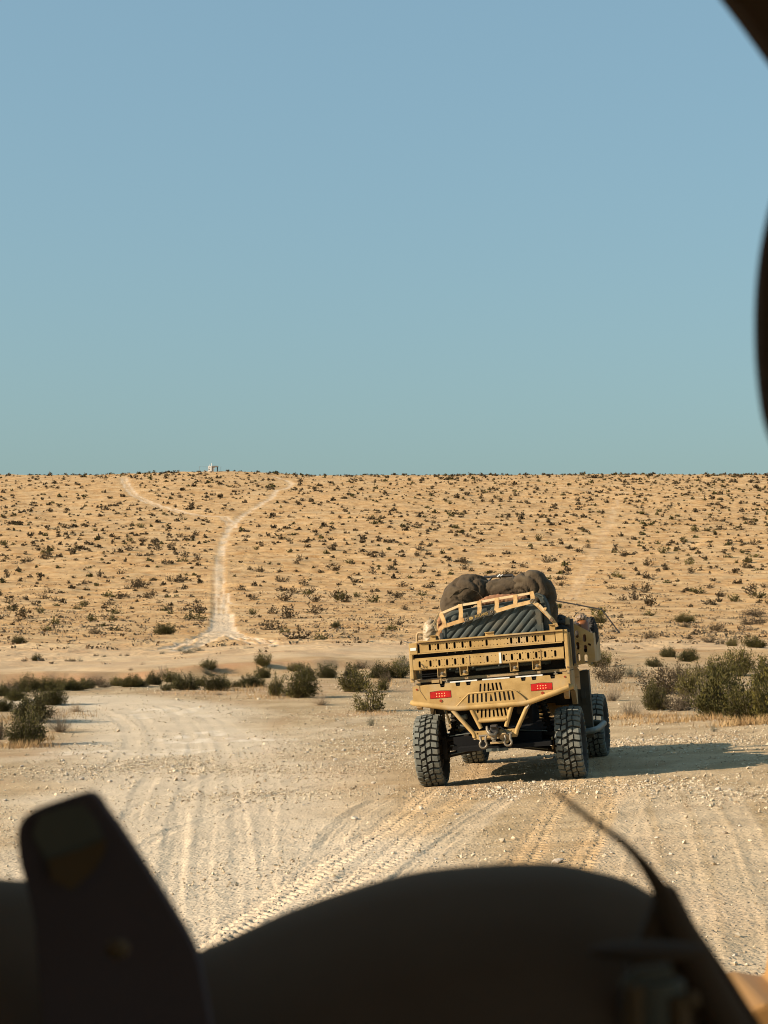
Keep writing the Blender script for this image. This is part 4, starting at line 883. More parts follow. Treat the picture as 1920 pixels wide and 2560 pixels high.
mb = MB(); mb.tube([(.62, .8, 2.018), (.64, .85, 1.9), (.66, .9, 1.6)], .014, 6); PB(mb, 'antenna_base', 'black', an, oa)

# ------------------------------------------------------------------ the cab the view is taken from
cabr = empty('vehicle_cab', loc=(0, 0, 0))
tag(cabr, 'dark out-of-focus cab of the vehicle the view is taken from, dashboard hump along the bottom', 'vehicle')
def cray(px, py, d):
    v = CAMF + (px - CX) / F * np.array([1, 0, 0]) + (CY - py) / F * CAMU; v = v / v[1] * d
    return (v[0], v[1], EYE + v[2])
def slab(pts, d0, d1, name, m, bev=.004, smooth=True):
    """solid with the outline pts at distance d0, keeping its real size back to d1"""
    fr = [cray(x, y, d0) for x, y in pts]
    poly = [(p[0], p[2]) for p in fr]
    mb = MB(); mb.prism(poly, 'y', d0, d1, bev=bev); return mb.build(name, M[m], cabr)
def spl(pts, n=6): return [tuple(p) for p in smooth_poly(np.array(pts, float), n)]
# dashboard hump: lofted shell, crest nearest the eye highest
hump = spl([(-900, 2150), (-300, 2195), (0, 2219), (91, 2229), (250, 2275), (450, 2395), (500, 2392), (560, 2368), (700, 2304), (850, 2250), (1000, 2206), (1120, 2187), (1287, 2175), (1417, 2176), (1504, 2192), (1612, 2224), (1690, 2290), (1780, 2420), (1880, 2540), (1960, 2680)], 5)
mb = MB(); V = []; Fc = []; nn = len(hump)
for i, (x, y) in enumerate(hump):
    p = cray(x, y, 1.15)
    for dy, dz in ((-.35, -.45), (-.25, -.16), (-.12, -.035), (-.04, -.004), (0, 0), (.06, -.004), (.15, -.03), (.30, -.12), (.34, -.40)): V.append((p[0] * (1 + .0 * dy), p[1] + dy, p[2] + dz))
for i in range(nn - 1):
    for k in range(8): Fc.append((i * 9 + k, i * 9 + k + 1, (i + 1) * 9 + k + 1, (i + 1) * 9 + k))
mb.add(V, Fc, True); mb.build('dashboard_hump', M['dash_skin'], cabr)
ms = [(100, 2300), (84, 2225), (63, 2153), (55, 2085), (62, 2050), (80, 2028), (105, 2014), (150, 1998), (211, 1978), (236, 1976), (257, 1991), (274, 2018), (329, 2094), (468, 2313), (505, 2395), (560, 2700), (130, 2700)]
ms = [tuple(p) for p in smooth_poly(np.array(ms[:-2], float), 3)] + ms[-2:]
sm_ = slab(ms, 1.00, .985, 'side_mirror', 'mirror_skin', bev=.0015)
mo2 = [(80, 2085), (98, 2038), (150, 2020), (205, 2010), (240, 2050), (262, 2110), (200, 2135), (120, 2160)]
gp = slab(mo2, .9825, .9845, 'mirror_face', 'dash_grey', bev=0); gp.parent = sm_
gp2 = slab([(118, 2150), (200, 2125), (266, 2095), (262, 2130), (236, 2175), (180, 2225), (130, 2200)], .9805, .9815, 'mirror_trim', 'dash_brown', bev=0); gp2.parent = sm_
def blob(px, py, d, r, m, name, sx=1, sz=1):
    bm = bmesh.new(); bmesh.ops.create_icosphere(bm, subdivisions=3, radius=r)
    for v in bm.verts: v.co.x *= sx; v.co.z *= sz
    mb = MB(); mb.bm(bm, Matrix.Translation(cray(px, py, d)), True); return mb.build(name, M[m], cabr)
blob(294, 2372, .93, .0062, 'dash_brown', 'control_knob', 1.0, .8)
# grab tube and trim strips low at the right
mb = MB(); mb.tube([cray(1560, 2475, .80), cray(1600, 2450, .80), cray(1680, 2428, .80)], [.004, .006, .004], 10); mb.build('vent_lip', M['dash_grey'], cabr)
mb = MB(); mb.tube([cray(1640, 2450, .80), cray(1642, 2600, .80)], .0125, 12); mb.build('dash_duct', M['dash_grey'], cabr)
mb = MB(); mb.tube([cray(1586, 2465, .79), cray(1586, 2620, .79)], .004, 10); mb.build('trim_strip', M['dash_brown'], cabr)
mb = MB(); mb.tube([cray(1697, 2490, .79), cray(1700, 2620, .79)], .0045, 10); mb.build('trim_strip', M['dash_brown'], cabr)
blob(1625, 2378, .83, .014, 'dash', 'dash_pad', 2.0, .30)
blob(1727, 2500, .79, .004, 'dash_brown', 'control_knob')
# curved grab strap and the dark pillar it joins
sp_ = spl([(1387, 1976), (1425, 2008), (1460, 2036), (1505, 2068), (1548, 2098), (1580, 2128), (1610, 2162), (1640, 2205), (1665, 2250), (1700, 2330), (1760, 2450), (1840, 2600)], 5)
rad_s = np.interp(np.linspace(0, 1, len(sp_)), [0, .1, .3, .5, .65, .8, 1], [5, 7, 8, 12, 19, 38, 54]) / F * 1.0
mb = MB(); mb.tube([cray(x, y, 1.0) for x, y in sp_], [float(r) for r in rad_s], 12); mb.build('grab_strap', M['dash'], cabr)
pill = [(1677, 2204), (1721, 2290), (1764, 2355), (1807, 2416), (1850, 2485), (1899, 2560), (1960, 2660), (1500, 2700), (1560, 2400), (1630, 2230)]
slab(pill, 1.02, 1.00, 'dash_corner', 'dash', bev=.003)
# tan fender outside, in the sun
fpl = [(1790, 2440), (1830, 2424), (1860, 2430), (1908, 2438), (1915, 2400), (1921, 2350), (1990, 2330), (2100, 2400), (2100, 2800), (1760, 2800)]
slab(fpl, 2.35, 2.15, 'front_fender', 'fender_tan', bev=.008)
# pillar and roof corner at the right edge
slab([(1788, -14), (1846, 62), (1906, 145), (2016, 290), (2140, 480), (2220, 300), (2220, -300), (1700, -300)], .95, .93, 'roof_corner', 'dash', bev=.001)
pb = spl([(1945, 480), (1924, 560), (1908, 645), (1899, 740), (1897, 830), (1900, 915), (1909, 1000), (1922, 1065), (1950, 1140)], 4)
slab([(a_ - 14, b_) for a_, b_ in pb] + [(2140, 1150), (2140, 470)], .95, .93, 'pillar_pad', 'dash', bev=.003)
# unseen cab shell: roof, side and rear walls added to shade the foreground
def cbx(a, b, name, m='dash', bev=.01): mb = MB(); mb.box(a, b, bev=bev); return mb.build(name, M[m], cabr)
cbx((-.95, -1.4, 2.36), (.95, 1.18, 2.40), 'roof_shade_panel', 'cab_tan')  # unseen roof shades the dash, its light tan bounces light inside
cbx((-.98, -1.4, .95), (-.94, 1.22, 2.36), 'door_panel', 'cab_tan'); cbx((-.95, -1.44, .45), (.95, -1.40, 1.75), 'rear_shade_panel', 'cab_tan')  # unseen left and rear walls added to block sun; tan bounces light
cbx((.94, -1.4, .45), (.98, 1.22, .95), 'door_sill', 'cab_tan')
mb = MB(); mb.tube([(.90, -1.36, .9), (.90, -1.36, 2.3)], .03, 8); mb.tube([(.90, -1.36, 2.3), (.90, 1.1, 2.34)], .03, 8); mb.build('roll_bar', M['dash'], cabr)
cbx((.50, .90, 1.2), (.94, .96, 2.36), 'windscreen_pillar', bev=.005); cbx((.36, .90, 2.24), (.50, .96, 2.36), 'roof_brace', bev=.005)
cbx((-.98, -1.4, .45), (-.94, 1.22, .949), 'sill_panel'); cbx((-.93, -1.38, .42), (.93, 1.48, .449), 'cab_floor')
cbx((-.93, 1.15, .45), (.93, 1.20, 1.22), 'firewall'); cbx((-.80, 1.50, .50), (.80, 3.0, 1.02), 'hood', 'fender_tan', .05)
for x in (-.84, .84):
    for y in (-.8, 2.35):
        make_wheel(cabr, (x, y, .41 + gz(x, y)))

# ------------------------------------------------------------------ shelter on the ridge
SX, SY, _ = at(524, 1179); SY = min(SY, 925); SX = (524 - CX) / F * SY; SZ = float(h_base(np.array([SX]), np.array([SY]))[0]) - .1
sh_ = empty('instrument_shelter', loc=(SX, SY, SZ)); tag(sh_, 'small white instrument shelter with masts on top of the ridge', 'shelter')
m1 = .2
def sb(a, b, name, m): mb = MB(); mb.box(a, b); return mb.build(name, M[m], sh_)
wl = sb((-.95, -.8, 0), (.85, .8, 2.9), 'wall', 'white')
sb((-.70, -.82, 1.0), (-.2, -.8, 1.5), 'window', 'black'); sb((-.3, -.82, 2.1), (.1, -.8, 2.4), 'vent', 'black')
sb((.87, -.7, 0), (1.25, .6, 2.7), 'equipment_rack', 'pane_grey'); sb((1.3, -.5, 1.7), (2.3, .5, 2.3), 'instrument_box', 'white'); sb((1.4, -.5, 0), (1.9, .5, 1.5), 'instrument_box', 'white')
sb((1.0, -.9, 2.4), (4.0, .9, 3.0), 'canopy', 'pane_grey'); sb((3.4, -.3, 0), (3.9, .3, 2.4), 'canopy_post', 'black')
for x, z in ((-.1, 3.7), (.7, 4.4)):
    mb = MB(); mb.tube([(x, 0, 2.9), (x, 0, z)], .14, 6); mb.build('mast', M['white'], sh_)
mb = MB(); mb.prism([(-3.0, .3), (-2.9, .9), (-1.1, .1), (-1.2, -.1)], 'y', -1, 1); mb.build('solar_panel', M['pane_grey'], sh_)
sb((-2.6, -.9, -.1), (-1.4, -.6, .3), 'panel_foot', 'white')
for x in (-5.4, -1.6, 5.3):
    mb = MB(); mb.tube([(x, .5, -.5), (x, .5, 2.9)], .06, 5); mb.build('fence_post', M['pane_grey'], sh_)
mb = MB(); mb.tube([(-5.4, .5, 2.6), (-1.6, .5, 2.6)], .04, 5); mb.build('fence_wire', M['pane_grey'], sh_)

# ------------------------------------------------------------------ shrubs
FOL = {'olive': mat('creosote_leaves', (.046, .038, .003), .9, (.100, .080, .008), 7, rand=.25, contrast=(.4, .6)),
       'dark': mat('dark_creosote_leaves', (.032, .028, .002), .9, (.076, .062, .005), 7, rand=.25),
       'brown': mat('brown_scrub_leaves', (.038, .023, .007), .9, (.080, .051, .016), 7, rand=.3),
       'grey': mat('grey_green_leaves', (.10, .105, .065), .9, (.17, .16, .11), 9, rand=.2),
       'dead': mat('dead_twigs', (.20, .145, .085), .9, (.32, .25, .17), 9, rand=.2),
       'stem': mat('shrub_bark', (.075, .055, .035), .9, (.15, .115, .075), 9)}
def tri_soup(C, size, rs, elong=1.6, up=None):
    n = len(C); a = rs.normal(size=(n, 3)); a /= np.linalg.norm(a, axis=1)[:, None]
    if up is not None: a = a * .6 + up; a /= np.linalg.norm(a, axis=1)[:, None]
    b = np.cross(a, rs.normal(size=(n, 3))); b /= np.linalg.norm(b, axis=1)[:, None]
    s = (size * rs.uniform(.6, 1.4, n))[:, None] if np.isscalar(size) else (size * rs.uniform(.7, 1.3, n))[:, None]
    V = np.stack([C - a * s * elong * .5 - b * s * .15, C + b * s * .5, C + a * s * elong * .5, C - b * s * .5], 1).reshape(-1, 3)
    return V, np.arange(n * 4).reshape(-1, 4)
def shrub_template(seed, ns, leaf_n, leaf_s, kind, spread=1.0, tall=1.0):
    """unit shrub ~1 m wide: stems fanning from the base, leaves clustered along their outer parts"""
    rs = np.random.default_rng(seed); C = []; UPS = []; sv = []; sf = []
    lob = rs.uniform(0, 2 * math.pi, 5); lw = rs.uniform(.75, 1.25, 5)
    for k in range(ns):
        az_ = rs.uniform(0, 2 * math.pi); q = np.exp(-(((az_ - lob + math.pi) % (2 * math.pi)) - math.pi) ** 2 / .3)
        lf = .72 + .35 * (q * lw).max(); inc = math.acos(rs.uniform(.25, 1.0) ** .9) * spread
        L_ = lf * rs.uniform(.75, 1.1) * (.58 if inc > .9 else .62 * tall + .05)
        d = np.array([math.sin(inc) * math.cos(az_), math.sin(inc) * math.sin(az_), math.cos(inc)])
        side = rs.normal(size=3) * .10; pts = []
        for i in range(6):
            t = i / 5; p = d * L_ * t + side * math.sin(t * 3) * L_ + np.array([0, 0, .10 * L_ * t * t - .02]); p[:2] += rs.normal(size=2) * .008; pts.append(p)
        pts = np.array(pts); pts[:, 0] += rs.normal() * .03; pts[:, 1] += rs.normal() * .03
        r0 = .008 if kind != 'dead' else .007
        o = len(sv)
        for i, p in enumerate(pts):
            rr_ = r0 * (1 - .75 * i / 5)
            for a in (0, 2.1, 4.2): sv.append(p + rr_ * np.array([math.cos(a), math.sin(a), 0]))
        for i in range(5):
            for a in range(3): sf.append((o + i * 3 + a, o + i * 3 + (a + 1) % 3, o + i * 3 + 3 + (a + 1) % 3, o + i * 3 + 3 + a))
        m_ = max(3, leaf_n // ns); t = rs.uniform(.28, 1.04, m_) ** .75
        ii = np.clip((t * 5).astype(int), 0, 4); fr = (t * 5 - ii)[:, None]
        c = pts[ii] * (1 - fr) + pts[ii + 1] * fr + rs.normal(size=(m_, 3)) * (.030 + .02 * t[:, None])
        C.append(c); UPS.append(np.repeat(d[None], m_, 0))
    C = np.vstack(C); C[:, 2] = np.maximum(C[:, 2], .01); U = np.vstack(UPS)
    V, Fc = tri_soup(C, leaf_s, rs, 1.9, U)
    w_ = max(np.percentile(np.abs(V[:, :2]), 97) * 2, .1)
    fol = np_mesh('foliage', V / w_, Fc, False); fol.materials.append(FOL[kind])
    stem = bpy.data.meshes.new('stems'); stem.from_pydata([tuple(np.array(v) / w_) for v in sv], [], sf); stem.materials.append(FOL['stem'] if kind != 'dead' else FOL['dead'])
    return fol, stem
TP = {'olive': [shrub_template(s, 95, 5200, .021, 'olive') for s in (1, 2, 3)], 'dark': [shrub_template(s, 120, 8000, .021, 'dark') for s in (4, 5, 6)],
      'brown': [shrub_template(s, 70, 2600, .019, 'brown') for s in (7, 8)], 'grey': [shrub_template(s, 60, 2200, .018, 'grey') for s in (9, 10)],
      'dead': [shrub_template(s, 150, 500, .014, 'dead') for s in (12, 13)], 'open': [shrub_template(s, 50, 2200, .024, 'olive', 1.0, 1.25) for s in (14, 15)]}
cnt = [0]
def shrub(px, py, wpx, hpx, kind, label, cat='shrub', group=None, d_off=0):
    x, y, z = at(px, py); y += d_off; x = x * (y / max(y - d_off, 1e-3)); z = gz(x, y)
    wm = wpx * y / F; hm = hpx * y / F * (.86 if px > 1600 else .94)
    fol, st = TP[kind][cnt[0] % len(TP[kind])]; cnt[0] += 1
    e = empty({'dead': 'dead_shrub', 'grey': 'grey_shrub'}.get(kind, 'desert_shrub'), loc=(x, y, z - .02)); tag(e, label, cat, group)
    e.rotation_euler = (0, 0, random.uniform(0, 6.28)); nat = .62
    e.scale = (wm, wm, max(hm / nat, wm * .45))
    link('foliage', fol, e); link('stems', st, e)
    return e
ROWG = 'creosote bushes along the foot of the eroded bank'
S_ = [
 (80, 1805, 92, 62, 'dark', 'upper of two dense dark green bushes stacked at the left edge of the road'),
 (66, 1862, 90, 68, 'dark', 'lower dense dark green bush above dry orange grass at the far left'),
 (8, 1778, 44, 30, 'dark', 'small dark bush cut by the left picture edge'),
 (2, 1850, 30, 50, 'brown', 'brown bush barely showing at the left picture edge'),
 (190, 1778, 46, 26, 'dead', 'grey dried-out bush beside the left bend of the road'),
 (150, 1830, 70, 45, 'dead', 'wispy dead brush right of the two stacked green bushes'),
 (132, 1762, 60, 42, 'dark', 'round dark bush above the dried-out grey bush at left'),
 (140, 1728, 50, 32, 'olive', 'olive bush with pale twigs above the round dark bush'),
 (42, 1752, 44, 28, 'dark', 'low dark bush at the far left below the bank bushes'),
 (20, 1735, 60, 30, 'brown', None), (60, 1730, 60, 34, 'dark', None), (105, 1728, 60, 32, 'olive', None),
 (190, 1727, 52, 26, 'dark', None), (245, 1714, 40, 18, 'brown', None), (290, 1716, 34, 22, 'olive', None), (328, 1718, 52, 26, 'dark', None),
 (385, 1712, 40, 26, 'dark', None), (415, 1726, 26, 18, 'olive', None), (430, 1705, 42, 26, 'olive', None), (468, 1724, 62, 34, 'dark', None), (500, 1716, 28, 22, 'dark', None),
 (540, 1728, 58, 36, 'dark', 'rounded dark bush, the broadest in the row below the bank left of centre'),
 (592, 1718, 30, 14, 'dark', None), (5, 1740, 50, 26, 'dark', None), (165, 1724, 44, 22, 'olive', None), (218, 1722, 40, 20, 'dark', None), (262, 1719, 36, 18, 'brown', None), (352, 1717, 40, 18, 'olive', None), (446, 1722, 38, 22, 'dark', None), (565, 1721, 30, 20, 'olive', None), (612, 1719, 34, 18, 'dark', None), (648, 1716, 32, 20, 'olive', None), (300, 1714, 40, 18, 'brown', None), (628, 1718, 44, 28, 'dark', None),
 (408, 1692, 50, 28, 'dead', 'pale grey dead bush on top of the bank'),
 (522, 1676, 40, 24, 'olive', 'bush on the bank top left of the tall double bush'),
 (516, 1686, 26, 12, 'grey', 'low grey-green tuft on the bank edge'),
 (548, 1738, 30, 12, 'dead', 'small pale dead bush beside the rounded dark bush'),
 (657, 1668, 38, 30, 'olive', 'upper part of the tall double bush on the bank end'),
 (658, 1694, 36, 26, 'dark', 'lower dark bush right under the tall bush at the bank end'),
 (735, 1680, 30, 20, 'olive', 'small olive bush just under the crumbling bank'), (752, 1672, 20, 16, 'brown', 'small brown bush beside the olive one under the crumbling bank'),
 (690, 1740, 42, 44, 'olive', 'upright olive bush left of the biggest round dark bush'),
 (755, 1746, 72, 58, 'dark', 'biggest round dark bush in the middle ground left of the vehicle'),
 (768, 1704, 54, 34, 'dark', 'dark bush directly behind the biggest round one'),
 (817, 1692, 48, 30, 'dark', 'dark bush under the crumbling bank right of the round one'),
 (802, 1762, 54, 30, 'dead', 'ball of pale dry twigs right of the biggest round bush'),
 (720, 1742, 24, 24, 'brown', 'brown twiggy bush squeezed between the olive and the round bush'),
 (885, 1730, 82, 50, 'olive', 'ragged wide olive bush left of the vehicle'),
 (880, 1690, 36, 26, 'dark', 'dark bush above the ragged wide olive one'),
 (925, 1778, 84, 56, 'open', 'open bush of spreading upright branches nearest the vehicle on the left'),
 (957, 1725, 26, 26, 'dark', 'small upright bush just left of the tailgate'),
 (900, 1672, 40, 20, 'brown', 'brown bush on the flat below the far road'),
 (948, 1692, 60, 34, 'dark', None), (995, 1692, 60, 38, 'olive', 'green bush touching the tailgate post on its left'),
 (965, 1705, 30, 26, 'brown', 'yellow-brown bush in front of the green one by the tailgate'),
 (1010, 1668, 50, 30, 'grey', 'grey-green bush behind the tailgate corner'),
 (927, 1815, 20, 26, 'grey', 'tiny grey-green bush alone on the gravel left of the rear tyre'),
 (1520, 1708, 74, 62, 'brown', 'brown-olive bush right behind the side rack'),
 (1500, 1668, 60, 36, 'olive', 'olive bush above the brown one by the side rack'),
 (1530, 1752, 60, 44, 'dead', 'tangle of dry twigs right of the fender'),
 (1580, 1690, 66, 28, 'grey', 'grey-green low bush right of the side rack'),
 (1575, 1790, 66, 40, 'dead', 'pale leafless bush by the front tyre'),
 (1660, 1735, 110, 76, 'brown', 'brownish bush at the left of the big thicket'),
 (1640, 1775, 64, 62, 'dark', 'green bush forming the left front corner of the big thicket'),
 (1700, 1778, 80, 52, 'brown', 'dull brown bush low in the front of the big thicket'),
 (1735, 1740, 90, 70, 'olive', 'olive bush in the heart of the big thicket'),
 (1790, 1790, 120, 110, 'dark', 'largest green bush in the middle of the big thicket'),
 (1870, 1800, 110, 96, 'dark', 'green bush at the right front of the big thicket'),
 (1925, 1805, 90, 120, 'olive', 'green bush cut by the right picture edge in the thicket'),
 (1800, 1712, 70, 72, 'olive', 'bush rising behind the largest green one'),
 (1850, 1690, 64, 70, 'olive', 'tall bush at the back of the thicket with dark top'),
 (1925, 1720, 80, 70, 'dark', 'dark bush behind the thicket at the right edge'),
 (1750, 1770, 60, 70, 'dead', 'dry pale twigs inside the front of the thicket'),
 (1670, 1650, 42, 24, 'dark', 'left of two round green bushes above the thicket'),
 (1720, 1653, 46, 30, 'dark', 'right of two round green bushes above the thicket'),
 (1637, 1672, 40, 20, 'dark', 'small dark bush left of the two round ones'),
 (1700, 1700, 60, 34, 'brown', 'brown bush between the round pair and the thicket'),
 (1760, 1690, 50, 30, 'brown', 'brown bush behind the thicket middle'),
 (1890, 1622, 56, 26, 'dark', 'dark bush on the slope above the right of the thicket'),
 (1830, 1620, 28, 24, 'olive', 'narrow green bush on the slope above the thicket'), (1780, 1612, 56, 18, 'brown', 'low brown spread on the slope above the thicket'),
 (1880, 1562, 62, 24, 'brown', 'wide brown bush near the right edge on the slope'), (1885, 1540, 56, 16, 'brown', 'flat brown bush just above the wide one at the right edge'),
 (1712, 1556, 48, 22, 'olive', 'spreading olive bush on the slope beyond the antenna tip'),
 (1790, 1578, 36, 20, 'brown', 'leaning brown bush on the slope right of the spreading one'), (1715, 1572, 30, 12, 'brown', 'low brown bush right under the spreading olive one'),
 (1628, 1596, 36, 22, 'brown', 'brown bush on the slope below the antenna tip'), (1500, 1560, 36, 20, 'olive', 'olive bush between the side rack and the antenna tip'),
 (1785, 1830, 16, 22, 'grey', 'tiny green plant on the gravel below the thicket'),
 (412, 1592, 46, 24, 'dark', 'dark bush left of the foot of the hill track'), (470, 1636, 34, 12, 'grey', 'low grey bush beside the far flat road'), (496, 1634, 30, 10, 'grey', 'second low grey bush beside the far flat road'),
 (48, 1610, 34, 18, 'dark', 'dark bush above the far road at the left edge'), (92, 1655, 24, 14, 'dark', 'lone dark bush on the near verge of the far road'),
 (237, 1585, 32, 16, 'brown', 'brown bush on the lower slope left of the track'), (1700 - 860, 1568, 20, 14, 'dark', 'dark bush on the lower slope left of the loaded bags'),
 (355, 1664, 16, 10, 'dead', 'straw-coloured ball of weed on the verge'), (326, 1671, 16, 8, 'dead', 'small reddish weed on the verge'),
]
for t in S_:
    lb = t[5] or 'one of the dark bushes in the unbroken row at the foot of the bank'
    shrub(*t[:5], lb, group=(ROWG if t[5] is None else None))
for p in [(260, 1645), (300, 1642), (318, 1640), (405, 1636), (150, 1638), (240, 1640), (580, 1624), (592, 1624), (618, 1623), (630, 1622), (685, 1620), (172, 1657), (184, 1660), (200, 1658), (350, 1632), (450, 1630), (930, 1596), (60, 1660), (560, 1615)]:
    shrub(p[0], p[1], random.uniform(12, 20), random.uniform(6, 9), random.choice(['grey', 'brown']), 'tiny low tuft dotted along the far flat road', group='low tufts along the far road')
print('near shrubs', cnt[0])

# hillside scrub: the largest ones as objects, the far ones joined
rs = np.random.default_rng(42)
NB = 12500
yy = np.sqrt(rs.uniform(128 ** 2, 1000 ** 2, NB)); xx = yy * rs.uniform(-.32, .32, NB)
dens = .38 + .75 * sstep(-.35, .45, fbm(xx / 38, yy / 45, 7, 3)) + .25 * sstep(0, .2, xx / yy)
keep = rs.uniform(0, 1, NB) < dens * (.16 + .84 * sstep(140, 520, yy)) * .95
for Pt, wd, st in HTW:
    D, _, _ = dist_poly(xx, yy, Pt, 8); keep &= D > wd + 1.6
# a minimum spacing so that they do not clump unnaturally
xx, yy = xx[keep], yy[keep]; o_ = np.argsort(yy); xx, yy = xx[o_], yy[o_]
zz = ground_z(xx, yy); size = np.clip(rs.lognormal(.10, .42, len(xx)), .4, 2.6)
vis = np.abs(xx / yy) < .215
ids = np.nonzero(vis)[0]; app = size[ids] / yy[ids]; big = set(ids[np.argsort(-app)][:190].tolist())
LOWK = {k: [shrub_template(s, 22, n_, z_, k, 1.0) for s in (21, 22, 23)] for k, n_, z_ in (('olive', 260, .062), ('brown', 230, .06))}
def one_mesh(f, s):
    me = bpy.data.meshes.new('shrub'); bm = bmesh.new(); bm.from_mesh(f); k = len(bm.faces); bm.from_mesh(s)
    bm.faces.ensure_lookup_table()
    for i, fc in enumerate(bm.faces): fc.material_index = 0 if i < k else 1
    bm.to_mesh(me); bm.free(); me.materials.append(f.materials[0]); me.materials.append(s.materials[0]); return me
LM = {k: [one_mesh(*p) for p in v] for k, v in LOWK.items()}
for i in sorted(big):
    k = 'brown' if rs.uniform() < .75 else 'olive'
    ob = link('hillside_shrub', LM[k][i % 3]); ob.location = (xx[i], yy[i], zz[i] - .05); ob.rotation_euler = (0, 0, rs.uniform(0, 6.28))
    s = size[i]; ob.scale = (s * rs.uniform(.8, 1.25), s * rs.uniform(.8, 1.25), s * rs.uniform(.6, 1.1))
    tag(ob, 'small dark bush dotted on the sandy lower hillside', 'shrub', 'scattered bushes on the lower hillside')
# the rest
protoV, protoF = [], []
for s in range(8):
    r2 = np.random.default_rng(100 + s); n = 46
    d = r2.normal(size=(n, 3)); d /= np.linalg.norm(d, axis=1)[:, None]; d[:, 2] = np.abs(d[:, 2]); c = d * r2.uniform(.15, .5, (n, 1)) * np.array([1, 1, 1.05]); c[:, 0] += .12 * np.sin(c[:, 1] * 9 + s)
    V, Fc = tri_soup(c, .20, r2, 1.5); protoV.append(V); protoF.append(Fc)
FV = [[], []]; FF = [[], []]; oc = [0, 0]
rest = [i for i in range(len(xx)) if i not in big]
for i in rest:
    k = 0 if rs.uniform() < .78 else 1; j = i % 8; s = size[i]; a = rs.uniform(0, 6.28); ca, sa = math.cos(a), math.sin(a)
    V = protoV[j] * np.array([s, s * rs.uniform(.8, 1.2), s * rs.uniform(.8, 1.35)]); V = np.stack([V[:, 0] * ca - V[:, 1] * sa + xx[i], V[:, 0] * sa + V[:, 1] * ca + yy[i], V[:, 2] + zz[i] - .04], 1)
    FV[k].append(V); FF[k].append(protoF[j] + oc[k]); oc[k] += len(V)
for k, (nm, mm_) in enumerate((('brown_scrub', 'brown'), ('olive_scrub', 'olive'))):
    me = np_mesh(nm, np.vstack(FV[k]), np.vstack(FF[k]), False); me.materials.append(FOL[mm_]); ob = link(nm, me)
    tag(ob, f'far {"brown" if k == 0 else "olive"} scrub speckling the whole upper hillside to the ridge', 'scrub', None, 'stuff')
print('hill shrubs', len(big), len(rest))
# tiny tufts and stones in between on the hill and flats
n = 11000; y2 = np.exp(rs.uniform(math.log(55), math.log(700), n)); x2 = y2 * rs.uniform(-.25, .25, n)
bk = np.interp(x2, BX, BY); ok = (y2 > bk + 8 + 20 * (1 - sstep(-6, 6, x2)) * 0) & ((y2 > 118) | (x2 > 9) | (rs.uniform(0, 1, n) < .08)) & (rs.uniform(0, 1, n) < .25 + .75 * sstep(110, 210, y2)); x2, y2 = x2[ok], y2[ok]
for Pt, wd, st in HTW:
    D, _, _ = dist_poly(x2, y2, Pt, 6); k_ = D > wd + .6; x2, y2 = x2[k_], y2[k_]
z2 = ground_z(x2, y2)
C = []; SZ_ = []
for a, b, c in zip(x2, y2, z2):
    m = 7; h_ = rs.uniform(.10, .42); q = rs.normal(size=(m, 3)) * np.array([h_ * .8, h_ * .8, h_ * .3]); q[:, 2] = np.abs(q[:, 2]); C.append(q + np.array([a, b, c])); SZ_ += [h_ * .55] * m
V, Fc = tri_soup(np.vstack(C), np.array(SZ_), rs, 1.6); me = np_mesh('low_brush', V, Fc, False); me.materials.append(mat('dry_brush', (.13, .095, .05), .9, (.20, .14, .08), .8, contrast=(.42, .58)))
tag(link('low_brush', me), 'scattered tiny dry tufts all over the sandy flat and hillside', 'ground cover', None, 'stuff')

# dry grass around the bushes
GR = []
def grass_patch(px, py, rx, ry, n, hm):
    X, Y, _ = at(px, py); g = rs.normal(size=(n, 2)) * np.array([rx, ry]) * .5; return X + g[:, 0], Y + g[:, 1], rs.uniform(.3, 1.0, n) * hm
gp_ = [(60, 1868, .55, .4, 420, .16), (95, 1850, .3, .4, 200, .18), (20, 1800, .5, .8, 250, .12), (1750, 1803, 1.3, .5, 900, .15), (1880, 1812, .6, .4, 700, .18), (1640, 1795, .5, .4, 250, .12),
       (1560, 1795, .5, .5, 260, .13), (640, 1722, 1.2, 3, 500, .16), (560, 1732, 1.5, 1.5, 300, .12), (930, 1782, .5, .5, 200, .09), (700, 1745, .9, 1.0, 260, .13), (150, 1790, .8, 1.6, 350, .10), (1560, 1720, 1.2, 3, 400, .14), (960, 1710, 1.2, 3, 300, .14), (1620, 1690, 2.2, 5, 400, .15), (600, 1690, 2.5, 3, 300, .15)]
gx, gy, gh = [np.concatenate(v) for v in zip(*[grass_patch(*p) for p in gp_])]
gzv = ground_z(gx, gy); n = len(gx); dirn = rs.normal(size=(n, 2)) * .45; a = rs.uniform(0, 6.28, n); wv = np.stack([np.cos(a), np.sin(a)], 1) * .006
tip = np.stack([gx + dirn[:, 0] * gh, gy + dirn[:, 1] * gh, gzv + gh], 1); b0 = np.stack([gx - wv[:, 0], gy - wv[:, 1], gzv - .01], 1); b1_ = np.stack([gx + wv[:, 0], gy + wv[:, 1], gzv - .01], 1)
me = np_mesh('dry_grass', np.stack([b0, b1_, tip], 1).reshape(-1, 3), np.arange(n * 3).reshape(-1, 3), False); me.materials.append(mat('straw_grass', (.25, .14, .05), .9, (.38, .25, .11), 2.5, contrast=(.4, .6)))
tag(link('dry_grass', me), 'dry orange straw grass around the feet of the bushes', 'grass', None, 'stuff')

